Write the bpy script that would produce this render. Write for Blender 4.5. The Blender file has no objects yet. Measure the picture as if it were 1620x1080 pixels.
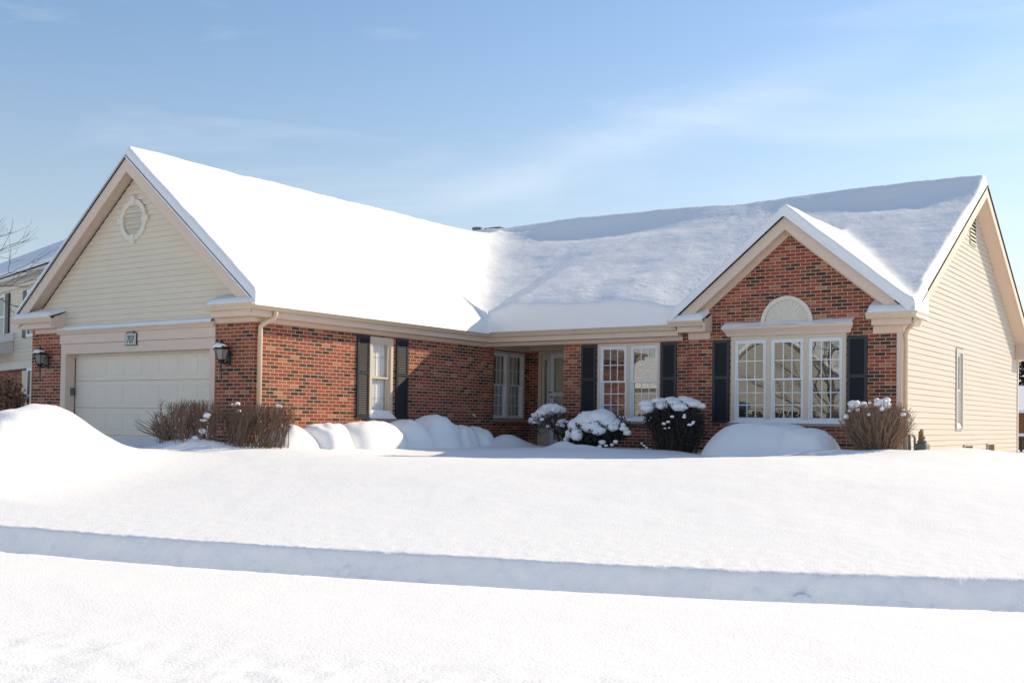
import bpy, math, random
import numpy as np
from mathutils import Vector, Matrix, noise as mnoise
random.seed(7)
sc = bpy.context.scene
# ------------------------------------------------------------------ camera
YAW, PIT, ROL, FPX = 0.60222, 0.022746, 0.014097, 1732.48
cam_loc = Vector((14.916, -20.608, 0.0))
R0 = Vector((math.cos(YAW), math.sin(YAW), 0))
FW = Vector((-math.sin(YAW)*math.cos(PIT), math.cos(YAW)*math.cos(PIT), math.sin(PIT)))
U0 = R0.cross(FW)
RR = R0*math.cos(ROL) + U0*math.sin(ROL)
UU = -R0*math.sin(ROL) + U0*math.cos(ROL)
cd = bpy.data.cameras.new('camera'); cam = bpy.data.objects.new('camera', cd)
sc.collection.objects.link(cam); sc.camera = cam
cam.matrix_world = Matrix(((RR.x, UU.x, -FW.x, cam_loc.x), (RR.y, UU.y, -FW.y, cam_loc.y),
                           (RR.z, UU.z, -FW.z, cam_loc.z), (0, 0, 0, 1)))
cd.sensor_width = 36; cd.lens = 36*FPX/1620; cd.shift_y = (626.185-540)/1620
cd.clip_start = 0.1; cd.clip_end = 3000
# ------------------------------------------------------------------ light
SUN = Vector((0.57, 1.0, 0.68)).normalized()
sl = bpy.data.lights.new('sun', 'SUN'); so = bpy.data.objects.new('sun', sl); sc.collection.objects.link(so)
sl.energy = 3.5; sl.angle = math.radians(0.5); sl.color = (1.0, 0.845, 0.61)
so.rotation_euler = (-SUN).to_track_quat('-Z', 'Y').to_euler(); so.location = (30, 40, 40)
world = bpy.data.worlds.new("World"); sc.world = world; world.use_nodes = True
wn = world.node_tree; bg = wn.nodes['Background']
sky = wn.nodes.new('ShaderNodeTexSky'); sky.sky_type = 'NISHITA'; sky.sun_disc = False
sky.sun_elevation = math.asin(SUN.z); sky.sun_rotation = math.atan2(SUN.x, SUN.y)
sky.air_density = 1.0; sky.dust_density = 0.3; sky.ozone_density = 1.5
bg.inputs[1].default_value = 0.115
# thin streaks of cirrus, part of the sky itself
tc = wn.nodes.new('ShaderNodeTexCoord')
mp = wn.nodes.new('ShaderNodeMapping'); mp.inputs['Rotation'].default_value = (0.25, -0.42, 0.6); mp.inputs['Scale'].default_value = (1.3, 2.2, 9.0)
n1 = wn.nodes.new('ShaderNodeTexNoise'); n1.inputs['Scale'].default_value = 1.6; n1.inputs['Detail'].default_value = 7; n1.inputs['Roughness'].default_value = 0.55
n1.inputs['Distortion'].default_value = 0.4
cr = wn.nodes.new('ShaderNodeValToRGB'); cr.color_ramp.elements[0].position = 0.53; cr.color_ramp.elements[1].position = 1.0
cr.color_ramp.elements[1].color = (0.55, 0.55, 0.55, 1)
mxs = wn.nodes.new('ShaderNodeMix'); mxs.data_type = 'RGBA'; mxs.inputs['B'].default_value = (6.0, 6.3, 6.7, 1)
L = wn.links.new
L(tc.outputs['Generated'], mp.inputs[0]); L(mp.outputs[0], n1.inputs['Vector']); L(n1.outputs['Fac'], cr.inputs[0])
dt = wn.nodes.new('ShaderNodeVectorMath'); dt.operation = 'DOT_PRODUCT'; dt.inputs[1].default_value = (0.142, 0.350, -0.926); L(tc.outputs['Generated'], dt.inputs[0])
def wm(op, a, b=0.0):
    o = wn.nodes.new('ShaderNodeMath'); o.operation = op
    for x, i in ((a, 0), (b, 1)):
        if isinstance(x, bpy.types.NodeSocket): L(x, o.inputs[i])
        else: o.inputs[i].default_value = x
    return o.outputs[0]
band = wm('POWER', 2.718, wm('MULTIPLY', wm('POWER', wm('ABSOLUTE', wm('DIVIDE', dt.outputs['Value'], 0.020)), 2.0), -1.0))
dt2 = wn.nodes.new('ShaderNodeVectorMath'); dt2.operation = 'DOT_PRODUCT'; dt2.inputs[1].default_value = (-0.435, 0.862, 0.26); L(tc.outputs['Generated'], dt2.inputs[0])
mr = wn.nodes.new('ShaderNodeMapRange'); mr.inputs[1].default_value = 0.972; mr.inputs[2].default_value = 1.0; L(dt2.outputs['Value'], mr.inputs[0])
n2 = wn.nodes.new('ShaderNodeTexNoise'); n2.inputs['Scale'].default_value = 4.0; n2.inputs['Detail'].default_value = 8; n2.inputs['Roughness'].default_value = 0.65; L(mp.outputs[0], n2.inputs['Vector'])
streak = wm('MULTIPLY', wm('MULTIPLY', band, mr.outputs[0]), wm('MULTIPLY', n2.outputs['Fac'], 0.42))
L(wm('MINIMUM', wm('ADD', cr.outputs[0], streak), 1.0), mxs.inputs['Factor']); hsv = wn.nodes.new('ShaderNodeHueSaturation'); sxyz = wn.nodes.new('ShaderNodeSeparateXYZ'); L(tc.outputs['Generated'], sxyz.inputs[0])
for inp, lo, hi in (('Saturation', 0.62, 1.0), ('Value', 0.79, 1.0)):
    q_ = wn.nodes.new('ShaderNodeMapRange'); q_.interpolation_type = 'SMOOTHSTEP'; q_.inputs[1].default_value = 0.06; q_.inputs[2].default_value = 0.36
    q_.inputs[3].default_value = lo; q_.inputs[4].default_value = hi; L(sxyz.outputs[2], q_.inputs[0]); L(q_.outputs[0], hsv.inputs[inp])
wb = wn.nodes.new('ShaderNodeMix'); wb.data_type = 'RGBA'; wb.blend_type = 'MULTIPLY'; wb.inputs['Factor'].default_value = 1.0; wb.inputs['B'].default_value = (0.955, 0.97, 0.965, 1)
L(sky.outputs[0], hsv.inputs['Color']); L(hsv.outputs[0], wb.inputs['A']); L(wb.outputs['Result'], mxs.inputs['A']); L(mxs.outputs['Result'], bg.inputs[0])
vs = sc.view_settings
vs.view_transform = 'Standard'; vs.look = 'None'; vs.gamma = 1.0; vs.use_curve_mapping = False
vs.exposure = 0.63
sc.cycles.max_bounces = 8; sc.cycles.use_denoising = True

# ------------------------------------------------------------------ node helpers
def newmat(name):
    m = bpy.data.materials.new(name); m.use_nodes = True
    return m, m.node_tree, m.node_tree.nodes['Principled BSDF']
class NT:
    def __init__(s, nt): s.nt = nt
    def n(s, t, **k):
        o = s.nt.nodes.new(t)
        for a, b in k.items(): setattr(o, a, b)
        return o
    def l(s, a, b): s.nt.links.new(a, b)
    def val(s, x, inp):
        if hasattr(x, 'is_output') or isinstance(x, bpy.types.NodeSocket): s.l(x, inp)
        else: inp.default_value = x
    def m(s, op, a, b=0.0, c=None):
        o = s.n('ShaderNodeMath', operation=op); s.val(a, o.inputs[0]); s.val(b, o.inputs[1])
        if c is not None: s.val(c, o.inputs[2])
        return o.outputs[0]
    def mix(s, f, a, b):
        o = s.n('ShaderNodeMix', data_type='RGBA'); s.val(f, o.inputs['Factor'])
        for x, i in ((a, 'A'), (b, 'B')):
            if isinstance(x, tuple): o.inputs[i].default_value = (*x, 1)
            else: s.l(x, o.inputs[i])
        return o.outputs['Result']
    def noise(s, vec, scale, detail=3, rough=0.5):
        o = s.n('ShaderNodeTexNoise'); o.inputs['Scale'].default_value = scale; o.inputs['Detail'].default_value = detail
        o.inputs['Roughness'].default_value = rough
        if vec is not None: s.l(vec, o.inputs['Vector'])
        return o.outputs['Fac']
    def ramp(s, f, *pts, const=False):
        o = s.n('ShaderNodeValToRGB'); cr = o.color_ramp
        if const: cr.interpolation = 'CONSTANT'
        while len(cr.elements) < len(pts): cr.elements.new(0.5)
        for e, (p, c) in zip(cr.elements, pts): e.position = p; e.color = (*c, 1) if len(c) == 3 else c
        s.l(f, o.inputs[0]); return o.outputs[0]
    def bump(s, h, strength, dist, normal=None):
        o = s.n('ShaderNodeBump'); o.inputs['Strength'].default_value = strength; o.inputs['Distance'].default_value = dist
        s.l(h, o.inputs['Height'])
        if normal is not None: s.l(normal, o.inputs['Normal'])
        return o.outputs[0]
def g(v): return (v, v, v)
def plain(name, col, rough=0.6, var=0.06, scale=8.0, bump=0.0, bscale=120.0, spec=0.4, metal=0.0):
    m, nt, b = newmat(name); T = NT(nt)
    co = T.n('ShaderNodeNewGeometry').outputs['Position']
    f = T.noise(co, scale, 4, 0.6)
    c0 = tuple(max(0, x*(1-var*1.6)) for x in col); c1 = tuple(min(1, x*(1+var)) for x in col)
    T.l(T.mix(f, c0, c1), b.inputs['Base Color'])
    b.inputs['Roughness'].default_value = rough; b.inputs['Specular IOR Level'].default_value = spec; b.inputs['Metallic'].default_value = metal
    if bump: T.l(T.bump(T.noise(co, bscale, 2), bump, 0.004), b.inputs['Normal'])
    return m
def snowmat(name, s1=0.5, s2=0.35, big=9.0, fine=70.0, spec=0.25, rough=0.75):
    m, nt, b = newmat(name); T = NT(nt)
    co = T.n('ShaderNodeNewGeometry').outputs['Position']
    b.inputs['Base Color'].default_value = (0.90, 0.89, 0.885, 1); b.inputs['Roughness'].default_value = rough
    b.inputs['Specular IOR Level'].default_value = spec
    a = T.bump(T.noise(co, big, 4, 0.55), s1, 0.02)
    a2 = T.bump(T.noise(co, fine, 2, 0.6), s2, 0.012, a)
    T.l(a2, b.inputs['Normal'])
    return m
def brickmat(name):
    m, nt, b = newmat(name); T = NT(nt)
    gm = T.n('ShaderNodeNewGeometry'); sp = T.n('ShaderNodeSeparateXYZ'); T.l(gm.outputs['Position'], sp.inputs[0])
    sn = T.n('ShaderNodeSeparateXYZ'); T.l(gm.outputs['True Normal'], sn.inputs[0])
    sel = T.m('GREATER_THAN', T.m('ABSOLUTE', sn.outputs[0]), 0.5)
    u = T.m('ADD', T.m('MULTIPLY', sp.outputs[1], sel), T.m('MULTIPLY', sp.outputs[0], T.m('SUBTRACT', 1.0, sel)))
    u = T.m('ADD', u, 50.07)
    z = T.m('DIVIDE', T.m('ADD', sp.outputs[2], 10.01), 0.0677)
    row = T.m('FLOOR', z); fz = T.m('FRACT', z)
    uu = T.m('ADD', T.m('DIVIDE', u, 0.2032), T.m('MULTIPLY', T.m('MODULO', row, 2.0), 0.5))
    col = T.m('FLOOR', uu); fu = T.m('FRACT', uu)
    cb = T.n('ShaderNodeCombineXYZ'); T.l(col, cb.inputs[0]); T.l(row, cb.inputs[1]); T.l(T.m('MULTIPLY', sel, 37.0), cb.inputs[2])
    wn_ = T.n('ShaderNodeTexWhiteNoise', noise_dimensions='3D'); T.l(cb.outputs[0], wn_.inputs['Vector'])
    r = wn_.outputs['Value']
    # neighbours tend to come dark together, as laid from one pallet
    cb2 = T.n('ShaderNodeCombineXYZ'); T.l(T.m('FLOOR', T.m('DIVIDE', T.m('ADD', col, T.m('MULTIPLY', row, 1.37)), 2.0)), cb2.inputs[0]); T.l(row, cb2.inputs[1]); T.l(T.m('MULTIPLY', sel, 11.0), cb2.inputs[2])
    w2 = T.n('ShaderNodeTexWhiteNoise', noise_dimensions='3D'); T.l(cb2.outputs[0], w2.inputs['Vector'])
    r2 = T.m('ADD', T.m('MULTIPLY', r, 0.62), T.m('MULTIPLY', w2.outputs['Value'], 0.38))
    bc = T.ramp(r2, (0.0, (0.042, 0.031, 0.025)), (0.17, (0.075, 0.049, 0.032)), (0.315, (0.17, 0.074, 0.046)), (0.36, (0.235, 0.062, 0.036)), (0.52, (0.31, 0.085, 0.045)),
                (0.64, (0.25, 0.066, 0.038)), (0.74, (0.34, 0.125, 0.070)), (0.82, (0.28, 0.074, 0.042)), const=True)
    bc = T.mix(T.m('MULTIPLY', T.m('GREATER_THAN', r, 0.945), T.m('GREATER_THAN', r2, 0.4)), bc, (0.40, 0.195, 0.115))
    grain = T.noise(gm.outputs['Position'], 60.0, 4, 0.65)
    blot = T.noise(gm.outputs['Position'], 1.3, 3, 0.6)
    bc = T.mix(T.m('MULTIPLY', grain, 0.22), bc, (0.22, 0.095, 0.06))
    hs = T.n('ShaderNodeHueSaturation'); T.l(bc, hs.inputs['Color']); T.l(T.m('ADD', T.m('MULTIPLY', blot, 0.35), T.m('ADD', T.m('MULTIPLY', w2.outputs['Value'], 0.25), 0.74)), hs.inputs['Value'])
    bc = hs.outputs[0]
    mw_u, mw_z = 0.024, 0.072
    eu = T.m('MINIMUM', fu, T.m('SUBTRACT', 1.0, fu)); ez = T.m('MINIMUM', fz, T.m('SUBTRACT', 1.0, fz))
    su = T.n('ShaderNodeMapRange', interpolation_type='SMOOTHSTEP'); T.l(eu, su.inputs[0]); su.inputs[1].default_value = mw_u*0.6; su.inputs[2].default_value = mw_u*1.5
    sz = T.n('ShaderNodeMapRange', interpolation_type='SMOOTHSTEP'); T.l(ez, sz.inputs[0]); sz.inputs[1].default_value = mw_z*0.6; sz.inputs[2].default_value = mw_z*1.5
    msk = T.m('MULTIPLY', su.outputs[0], sz.outputs[0])
    mort = T.mix(grain, (0.56, 0.385, 0.29), (0.76, 0.54, 0.415))
    T.l(T.mix(msk, mort, bc), b.inputs['Base Color'])
    h = T.m('ADD', msk, T.m('MULTIPLY', grain, 0.25))
    T.l(T.bump(h, 0.8, 0.006), b.inputs['Normal'])
    b.inputs['Roughness'].default_value = 0.85; b.inputs['Specular IOR Level'].default_value = 0.2
    return m
def glassmat(name, refl=0.20, tint=(0.75, 0.8, 0.8)):
    m, nt, b = newmat(name); T = NT(nt); nt.nodes.remove(b)
    out = nt.nodes['Material Output']
    gl = T.n('ShaderNodeBsdfGlossy'); gl.inputs['Roughness'].default_value = 0.0; gl.inputs['Color'].default_value = (0.95, 0.96, 0.96, 1)
    co = T.n('ShaderNodeNewGeometry').outputs['Position']
    T.l(T.bump(T.noise(co, 1.4, 1), 0.06, 0.02), gl.inputs['Normal'])
    tr = T.n('ShaderNodeBsdfTransparent'); tr.inputs['Color'].default_value = (*tint, 1)
    fr = T.n('ShaderNodeFresnel'); T.l(T.m('SUBTRACT', 1.5, T.m('MULTIPLY', T.n('ShaderNodeNewGeometry').outputs['Backfacing'], 0.83333)), fr.inputs['IOR'])
    f = T.m('MINIMUM', T.m('ADD', T.m('MULTIPLY', fr.outputs[0], 1.5), refl), 1.0)
    mx = T.n('ShaderNodeMixShader'); T.l(f, mx.inputs[0]); T.l(tr.outputs[0], mx.inputs[1]); T.l(gl.outputs[0], mx.inputs[2])
    T.l(mx.outputs[0], out.inputs['Surface'])
    return m
M = dict(
    snow=snowmat('snow', 0.32, 0.42, 5.0, 48.0), roofsnow=snowmat('snow_on_roof', 0.35, 0.75, 6.0, 22.0, 0.4, 0.6), softsnow=snowmat('soft_snow', 0.25, 0.2, 10.0, 90.0),
    brick=brickmat('brick'),
    trim=plain('painted_trim', (0.72, 0.565, 0.455), 0.55, 0.05, 5.0), gutter=plain('gutter_paint', (0.67, 0.53, 0.385), 0.45, 0.10, 9.0),
    soffit=plain('soffit_board', (0.68, 0.52, 0.41), 0.6, 0.04), wintrim=plain('window_casing', (0.66, 0.56, 0.44), 0.55, 0.04),
    siding=plain('siding_toned_for_sun', (0.55, 0.49, 0.42), 0.55, 0.035, 3.0, 0.1, 60), garage_siding=plain('siding_toned_for_shade', (0.76, 0.67, 0.53), 0.55, 0.05, 2.5, 0.1, 60),  # same siding twice: base colour darkened for sunlit wall, lightened for shaded gable
    door=plain('garage_door_paint', (0.78, 0.685, 0.56), 0.5, 0.03, 3.0, 0.15, 90),
    vinyl=plain('white_vinyl', (0.78, 0.79, 0.80), 0.35, 0.03), shutter=plain('navy_shutter', (0.026, 0.030, 0.038), 0.45, 0.12, 6.0),
    shingle=plain('shingle_edge', (0.035, 0.032, 0.030), 0.9, 0.3, 25.0, 0.5), black=plain('black_metal', (0.018, 0.018, 0.020), 0.4, 0.2, 20.0),
    white=plain('white_door', (0.60, 0.60, 0.58), 0.4, 0.03), glass=glassmat('window_glass', 0.15), clear=glassmat('clear_glass', 0.05, (0.98, 0.985, 0.98)),
    blind=plain('blind_slat', (0.42, 0.39, 0.35), 0.6, 0.05), curtain=plain('white_curtain', (0.85, 0.85, 0.85), 0.9, 0.04),
    twig=plain('twig_bark', (0.20, 0.13, 0.09), 0.85, 0.35, 14.0), tan_twig=plain('tan_twig', (0.29, 0.19, 0.13), 0.85, 0.35, 14.0),
    dark_twig=plain('dark_twig', (0.040, 0.032, 0.027), 0.9, 0.3, 14.0), leaf=plain('evergreen_leaf', (0.030, 0.036, 0.022), 0.6, 0.5, 18.0),
    red_leaf=plain('dry_leaf', (0.34, 0.19, 0.12), 0.8, 0.4, 9.0), bark=plain('tree_bark', (0.12, 0.10, 0.09), 0.9, 0.3, 10.0),
    greymetal=plain('grey_green_metal', (0.14, 0.16, 0.15), 0.5, 0.15, 20.0), rust=plain('rusty_metal', (0.30, 0.15, 0.07), 0.8, 0.4, 40.0),
    stone=plain('concrete_sill', (0.36, 0.32, 0.28), 0.8, 0.1, 20.0), louver=plain('vent_louver', (0.52, 0.47, 0.36), 0.6, 0.08), dark=plain('dark_recess', (0.03, 0.025, 0.02), 0.9, 0.1),
    fan=plain('fan_panel_paint', (0.72, 0.67, 0.58), 0.5, 0.04), frosted=plain('lamp_glass', (0.30, 0.28, 0.25), 0.15, 0.2, 30.0),
    room=plain('interior_wall', (0.35, 0.32, 0.28), 0.9, 0.03), asphalt=plain('road_asphalt', (0.05, 0.05, 0.05), 0.9, 0.2),
    opposite=plain('opposite_siding', (0.46, 0.44, 0.40), 0.7, 0.08, 2.0), plaque=plain('plaque_face', (0.52, 0.52, 0.49), 0.6, 0.1, 30), orange=plain('orange_brick', (0.30, 0.13, 0.06), 0.8, 0.2), fence=plain('dark_fence', (0.06, 0.055, 0.05), 0.8, 0.2),
)
# ------------------------------------------------------------------ mesh helpers
class MB:
    def __init__(s): s.v = []; s.f = []
    def poly(s, pts):
        i = len(s.v); s.v += [tuple(p) for p in pts]; s.f.append(tuple(range(i, i+len(pts))))
    def box(s, a, b):
        x0, x1 = sorted((a[0], b[0])); y0, y1 = sorted((a[1], b[1])); z0, z1 = sorted((a[2], b[2])); i = len(s.v)
        s.v += [(x0,y0,z0),(x1,y0,z0),(x1,y1,z0),(x0,y1,z0),(x0,y0,z1),(x1,y0,z1),(x1,y1,z1),(x0,y1,z1)]
        s.f += [tuple(i+k for k in q) for q in ((0,3,2,1),(4,5,6,7),(0,1,5,4),(1,2,6,5),(2,3,7,6),(3,0,4,7))]
    def prism(s, pa, pb):
        n = len(pa); i = len(s.v); s.v += [tuple(p) for p in pa] + [tuple(p) for p in pb]
        s.f.append(tuple(range(i+n-1, i-1, -1))); s.f.append(tuple(range(i+n, i+2*n)))
        for k in range(n): j = (k+1) % n; s.f.append((i+k, i+j, i+n+j, i+n+k))
    def tube(s, pts, rad, n=6, cap=True):
        pts = [Vector(p) for p in pts]; i0 = len(s.v); N = len(pts)
        if not isinstance(rad, (list, tuple)): rad = [rad]*N
        ref = None
        for k, p in enumerate(pts):
            d = (pts[min(k+1, N-1)]-pts[max(k-1, 0)])
            if d.length < 1e-9: d = Vector((0, 0, 1))
            d.normalize()
            if ref is None: ref = Vector((1, 0, 0)) if abs(d.x) < 0.8 else Vector((0, 1, 0))
            a = ref - d*ref.dot(d)
            if a.length < 1e-6: a = d.orthogonal()
            a.normalize(); ref = a; b = d.cross(a)
            for q in range(n):
                t = 2*math.pi*q/n; s.v.append(tuple(p + (a*math.cos(t)+b*math.sin(t))*rad[k]))
        for k in range(N-1):
            for q in range(n):
                r = (q+1) % n; s.f.append((i0+k*n+q, i0+k*n+r, i0+(k+1)*n+r, i0+(k+1)*n+q))
        if cap: s.f.append(tuple(i0+q for q in range(n-1, -1, -1))); s.f.append(tuple(i0+(N-1)*n+q for q in range(n)))
    def revolve(s, base, prof, n=12):
        i0 = len(s.v); bx, by, bz = base
        for r, z in prof:
            for q in range(n):
                t = 2*math.pi*(q+0.5)/n; s.v.append((bx+r*math.cos(t), by+r*math.sin(t), bz+z))
        for k in range(len(prof)-1):
            for q in range(n):
                r = (q+1) % n; s.f.append((i0+k*n+q, i0+k*n+r, i0+(k+1)*n+r, i0+(k+1)*n+q))
        s.f.append(tuple(i0+q for q in range(n-1, -1, -1))); s.f.append(tuple(i0+(len(prof)-1)*n+q for q in range(n)))
    def blob(s, c, r, seed=0, amp=0.25, nu=14, nv=9, freq=1.6, zmin=-1.0):
        i0 = len(s.v); c = Vector(c)
        for a in range(nv+1):
            th = math.pi*a/nv
            for b in range(nu):
                ph = 2*math.pi*b/nu
                d = Vector((math.sin(th)*math.cos(ph), math.sin(th)*math.sin(ph), math.cos(th)))
                k = 1+amp*mnoise.noise(d*freq+Vector((seed*7.3, seed*3.1, seed*1.7)))+amp*0.4*mnoise.noise(d*freq*2.7+Vector((seed*2.3, 9, seed*4.7)))
                p = Vector((d.x*r[0]*k, d.y*r[1]*k, max(d.z, zmin)*r[2]*k)); s.v.append(tuple(c+p))
        for a in range(nv):
            for b in range(nu):
                e = (b+1) % nu; s.f.append((i0+a*nu+b, i0+(a+1)*nu+b, i0+(a+1)*nu+e, i0+a*nu+e))
    def build(s, name, mat, parent=None, label=None, smooth=False, bevel=0.0, cat=None, group=None, kind=None):
        me = bpy.data.meshes.new(name); me.from_pydata(s.v, [], s.f); me.update()
        if smooth: me.polygons.foreach_set('use_smooth', [True]*len(me.polygons))
        me.materials.append(mat if not isinstance(mat, str) else M[mat])
        o = bpy.data.objects.new(name, me); sc.collection.objects.link(o)
        if bevel:
            b = o.modifiers.new('bevel', 'BEVEL'); b.width = bevel; b.segments = 2; b.limit_method = 'ANGLE'
        if parent is not None:
            o.parent = parent
            if parent.type == 'EMPTY': o.location = -parent.location
        tag(o, label, cat, group, kind)
        return o
def tag(o, label=None, cat=None, group=None, kind=None):
    if label: o['label'] = label
    if cat: o['category'] = cat
    if group: o['group'] = group
    if kind: o['kind'] = kind
def thing(name, loc, label, cat, group=None):
    o = bpy.data.objects.new(name, None); sc.collection.objects.link(o); o.location = loc; o.empty_display_size = 0.3
    tag(o, label, cat, group); return o
class Frame:                    # wall-local coordinates: u along the wall, v outwards, z up
    def __init__(s, ax, pos): s.ax = ax; s.pos = pos
    def p(s, u, v, z): return (u, s.pos-v, z) if s.ax == 'Y' else (s.pos+v, u, z)
    def box(s, mb, u0, u1, v0, v1, z0, z1): mb.box(s.p(u0, v0, z0), s.p(u1, v1, z1))
    def prism(s, mb, uz, v0, v1): mb.prism([s.p(u, v0, z) for u, z in uz], [s.p(u, v1, z) for u, z in uz])
    def ext(s, mb, vz, u0, u1): mb.prism([s.p(u0, v, z) for v, z in vz], [s.p(u1, v, z) for v, z in vz])
def wall(fr, u0, u1, z0, z1, holes=(), th=0.2):
    """solid wall slab with openings; face at v=0"""
    mb = MB(); us = sorted({u0, u1, *[h[0] for h in holes], *[h[1] for h in holes]}); zs = sorted({z0, z1, *[h[2] for h in holes], *[h[3] for h in holes]})
    def solid(i, j):
        if not (0 <= i < len(us)-1 and 0 <= j < len(zs)-1): return False
        uc = (us[i]+us[i+1])/2; zc = (zs[j]+zs[j+1])/2
        return not any(h[0] < uc < h[1] and h[2] < zc < h[3] for h in holes)
    for i in range(len(us)-1):
        for j in range(len(zs)-1):
            if not solid(i, j): continue
            a, b, c, d = us[i], us[i+1], zs[j], zs[j+1]
            for v in (0, -th): mb.poly([fr.p(a, v, c), fr.p(b, v, c), fr.p(b, v, d), fr.p(a, v, d)])
            if not solid(i-1, j): mb.poly([fr.p(a, 0, c), fr.p(a, -th, c), fr.p(a, -th, d), fr.p(a, 0, d)])
            if not solid(i+1, j): mb.poly([fr.p(b, 0, c), fr.p(b, -th, c), fr.p(b, -th, d), fr.p(b, 0, d)])
            if not solid(i, j-1): mb.poly([fr.p(a, 0, c), fr.p(b, 0, c), fr.p(b, -th, c), fr.p(a, -th, c)])
            if not solid(i, j+1): mb.poly([fr.p(a, 0, d), fr.p(b, 0, d), fr.p(b, -th, d), fr.p(a, -th, d)])
    return mb
def siding(fr, z0, z1, span, s=0.1116, holes=(), lap=0.024, slot=0.012):
    """lapped boards; span(z) -> (u0,u1); openings cut the boards"""
    mb = MB(); z = z0
    while z < z1-0.005:
        zt = min(z+s, z1); zm = (z+zt)/2
        a0, b0 = span(z+0.001); a1, b1 = span(zt)
        segs = [(a0, b0, a1, b1)]
        for h in holes:
            if h[2] < zm < h[3]:
                new = []
                for A0, B0, A1, B1 in segs:
                    if h[0] > A0: new.append((A0, h[0], A1, h[0]))
                    if h[1] < B0: new.append((h[1], B0, h[1], B1))
                segs = new
        for A0, B0, A1, B1 in segs:
            if B0-A0 < 0.01: continue
            if B1 < A1: A1 = B1 = (A0+B0)/2
            # faint unevenness of vinyl
            n = max(1, int((B0-A0)/0.8))
            for k in range(n):
                t0, t1 = k/n, (k+1)/n
                w0 = lap+0.0022*math.sin(7.1*z+3*A0+k*1.3); w1 = lap+0.0022*math.sin(7.1*z+3*A0+(k+1)*1.3)
                p0, p1 = A0+(B0-A0)*t0, A0+(B0-A0)*t1; q0, q1 = A1+(B1-A1)*t0, A1+(B1-A1)*t1
                mb.poly([fr.p(p0, w0, z-slot), fr.p(p1, w1, z-slot), fr.p(q1, 0.002, zt), fr.p(q0, 0.002, zt)])
                mb.poly([fr.p(p0, w0-0.003, z-slot), fr.p(p1, w1-0.003, z-slot), fr.p(p1, w1, z-slot), fr.p(p0, w0, z-slot)])
                mb.poly([fr.p(p0, w0-0.003, z-slot), fr.p(p1, w1-0.003, z-slot), fr.p(p1, 0.0, z+0.008), fr.p(p0, 0.0, z+0.008)])
        z = zt
    return mb
# ================================================================== THE HOUSE
ZB = -1.0
house = thing('brick_house', (3.0, 0.0, ZB), 'single storey red brick and cream siding house with deep snow on its roofs', 'house')
H = house
F_main, F_bump, F_garage = Frame('Y', 0.0), Frame('Y', -0.11), Frame('Y', -7.12)
F_wing, F_right = Frame('X', 0.0), Frame('X', 9.43)
# ---- roof planes
SM, SW, SB = 0.555, 0.815, 0.82
RIDGE = 5.73
def zmain(x, y): return 2.05+SM*(np.minimum(y, 2*RIDGE-y)+0.39)
def zwing(x, y): return 5.05-SW*np.abs(x+3.34)
def zbump(x, y): return 4.03-SB*np.abs(x-7.33)
# ---- brick walls
wall(F_wing, -7.12, 0.32, ZB, 1.95, [(-4.02, -3.30, 0.03, 1.67)]).build('brick_wall', 'brick', H)
wall(F_main, 2.12, 5.3, ZB, 1.95, [(3.00, 4.50, 0.05, 1.69)]).build('brick_wall', 'brick', H)
mb = wall(F_bump, 5.21, 9.37, ZB, 2.2, [(6.13, 8.44, 0.05, 1.74)])
F_bump.prism(mb, [(5.21, 2.2), (9.37, 2.2), (7.33, 3.86)], 0.0, -0.2)
mb.poly([(5.21, -0.11, ZB), (5.21, 0.2, ZB), (5.21, 0.2, 2.2), (5.21, -0.11, 2.2)])
mb.build('gable_brick_wall', 'brick', H)
mb = wall(F_garage, -6.68, -5.77, ZB, 1.95); mb2 = wall(F_garage, -0.98, -0.2, ZB, 1.95)
mb.build('brick_pier', 'brick', H); mb2.build('brick_pier', 'brick', H)
mb = MB(); mb.box((-0.2, -7.119, ZB), (-0.001, -7.12+0.2, 1.95)); mb.build('brick_corner', 'brick', H)
wall(Frame('X', -6.68), -7.1, 11.4, ZB, 2.0).build('side_wall', 'brick', H)
# porch recess
wall(Frame('X', -0.2), 0.32, 2.12, ZB, 1.95, [(0.47, 1.90, 0.05, 1.67)]).build('porch_wall', 'brick', H)
wall(Frame('Y', 2.12), -0.4, 3.0, ZB, 2.3, [(0.09, 2.05, ZB+0.02, 1.72)]).build('porch_wall', 'brick', H)
mb = MB(); mb.box((2.121, 0.2, ZB), (2.32, 2.12, 1.95)); mb.build('porch_return_wall', 'brick', H)
mb = MB(); mb.box((-0.199, 0.12, ZB), (-0.001, 0.319, 1.95)); mb.build('porch_return_wall', 'brick', H)
mb = MB(); mb.box((-0.4, 0.03, 1.90), (2.4, 2.3, 1.96)); mb.build('porch_ceiling', 'soffit', H)
mb = MB(); mb.box((-0.2, 0.0, ZB), (2.12, 2.12, -0.72)); mb.build('porch_floor', 'stone', H)
mb = MB(); mb.box((-0.199, 0.33, 1.70), (-0.16, 2.11, 1.90)); mb.box((-0.16, 2.075, 1.73), (2.12, 2.118, 1.90)); mb.build('porch_frieze', 'trim', H)
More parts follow.
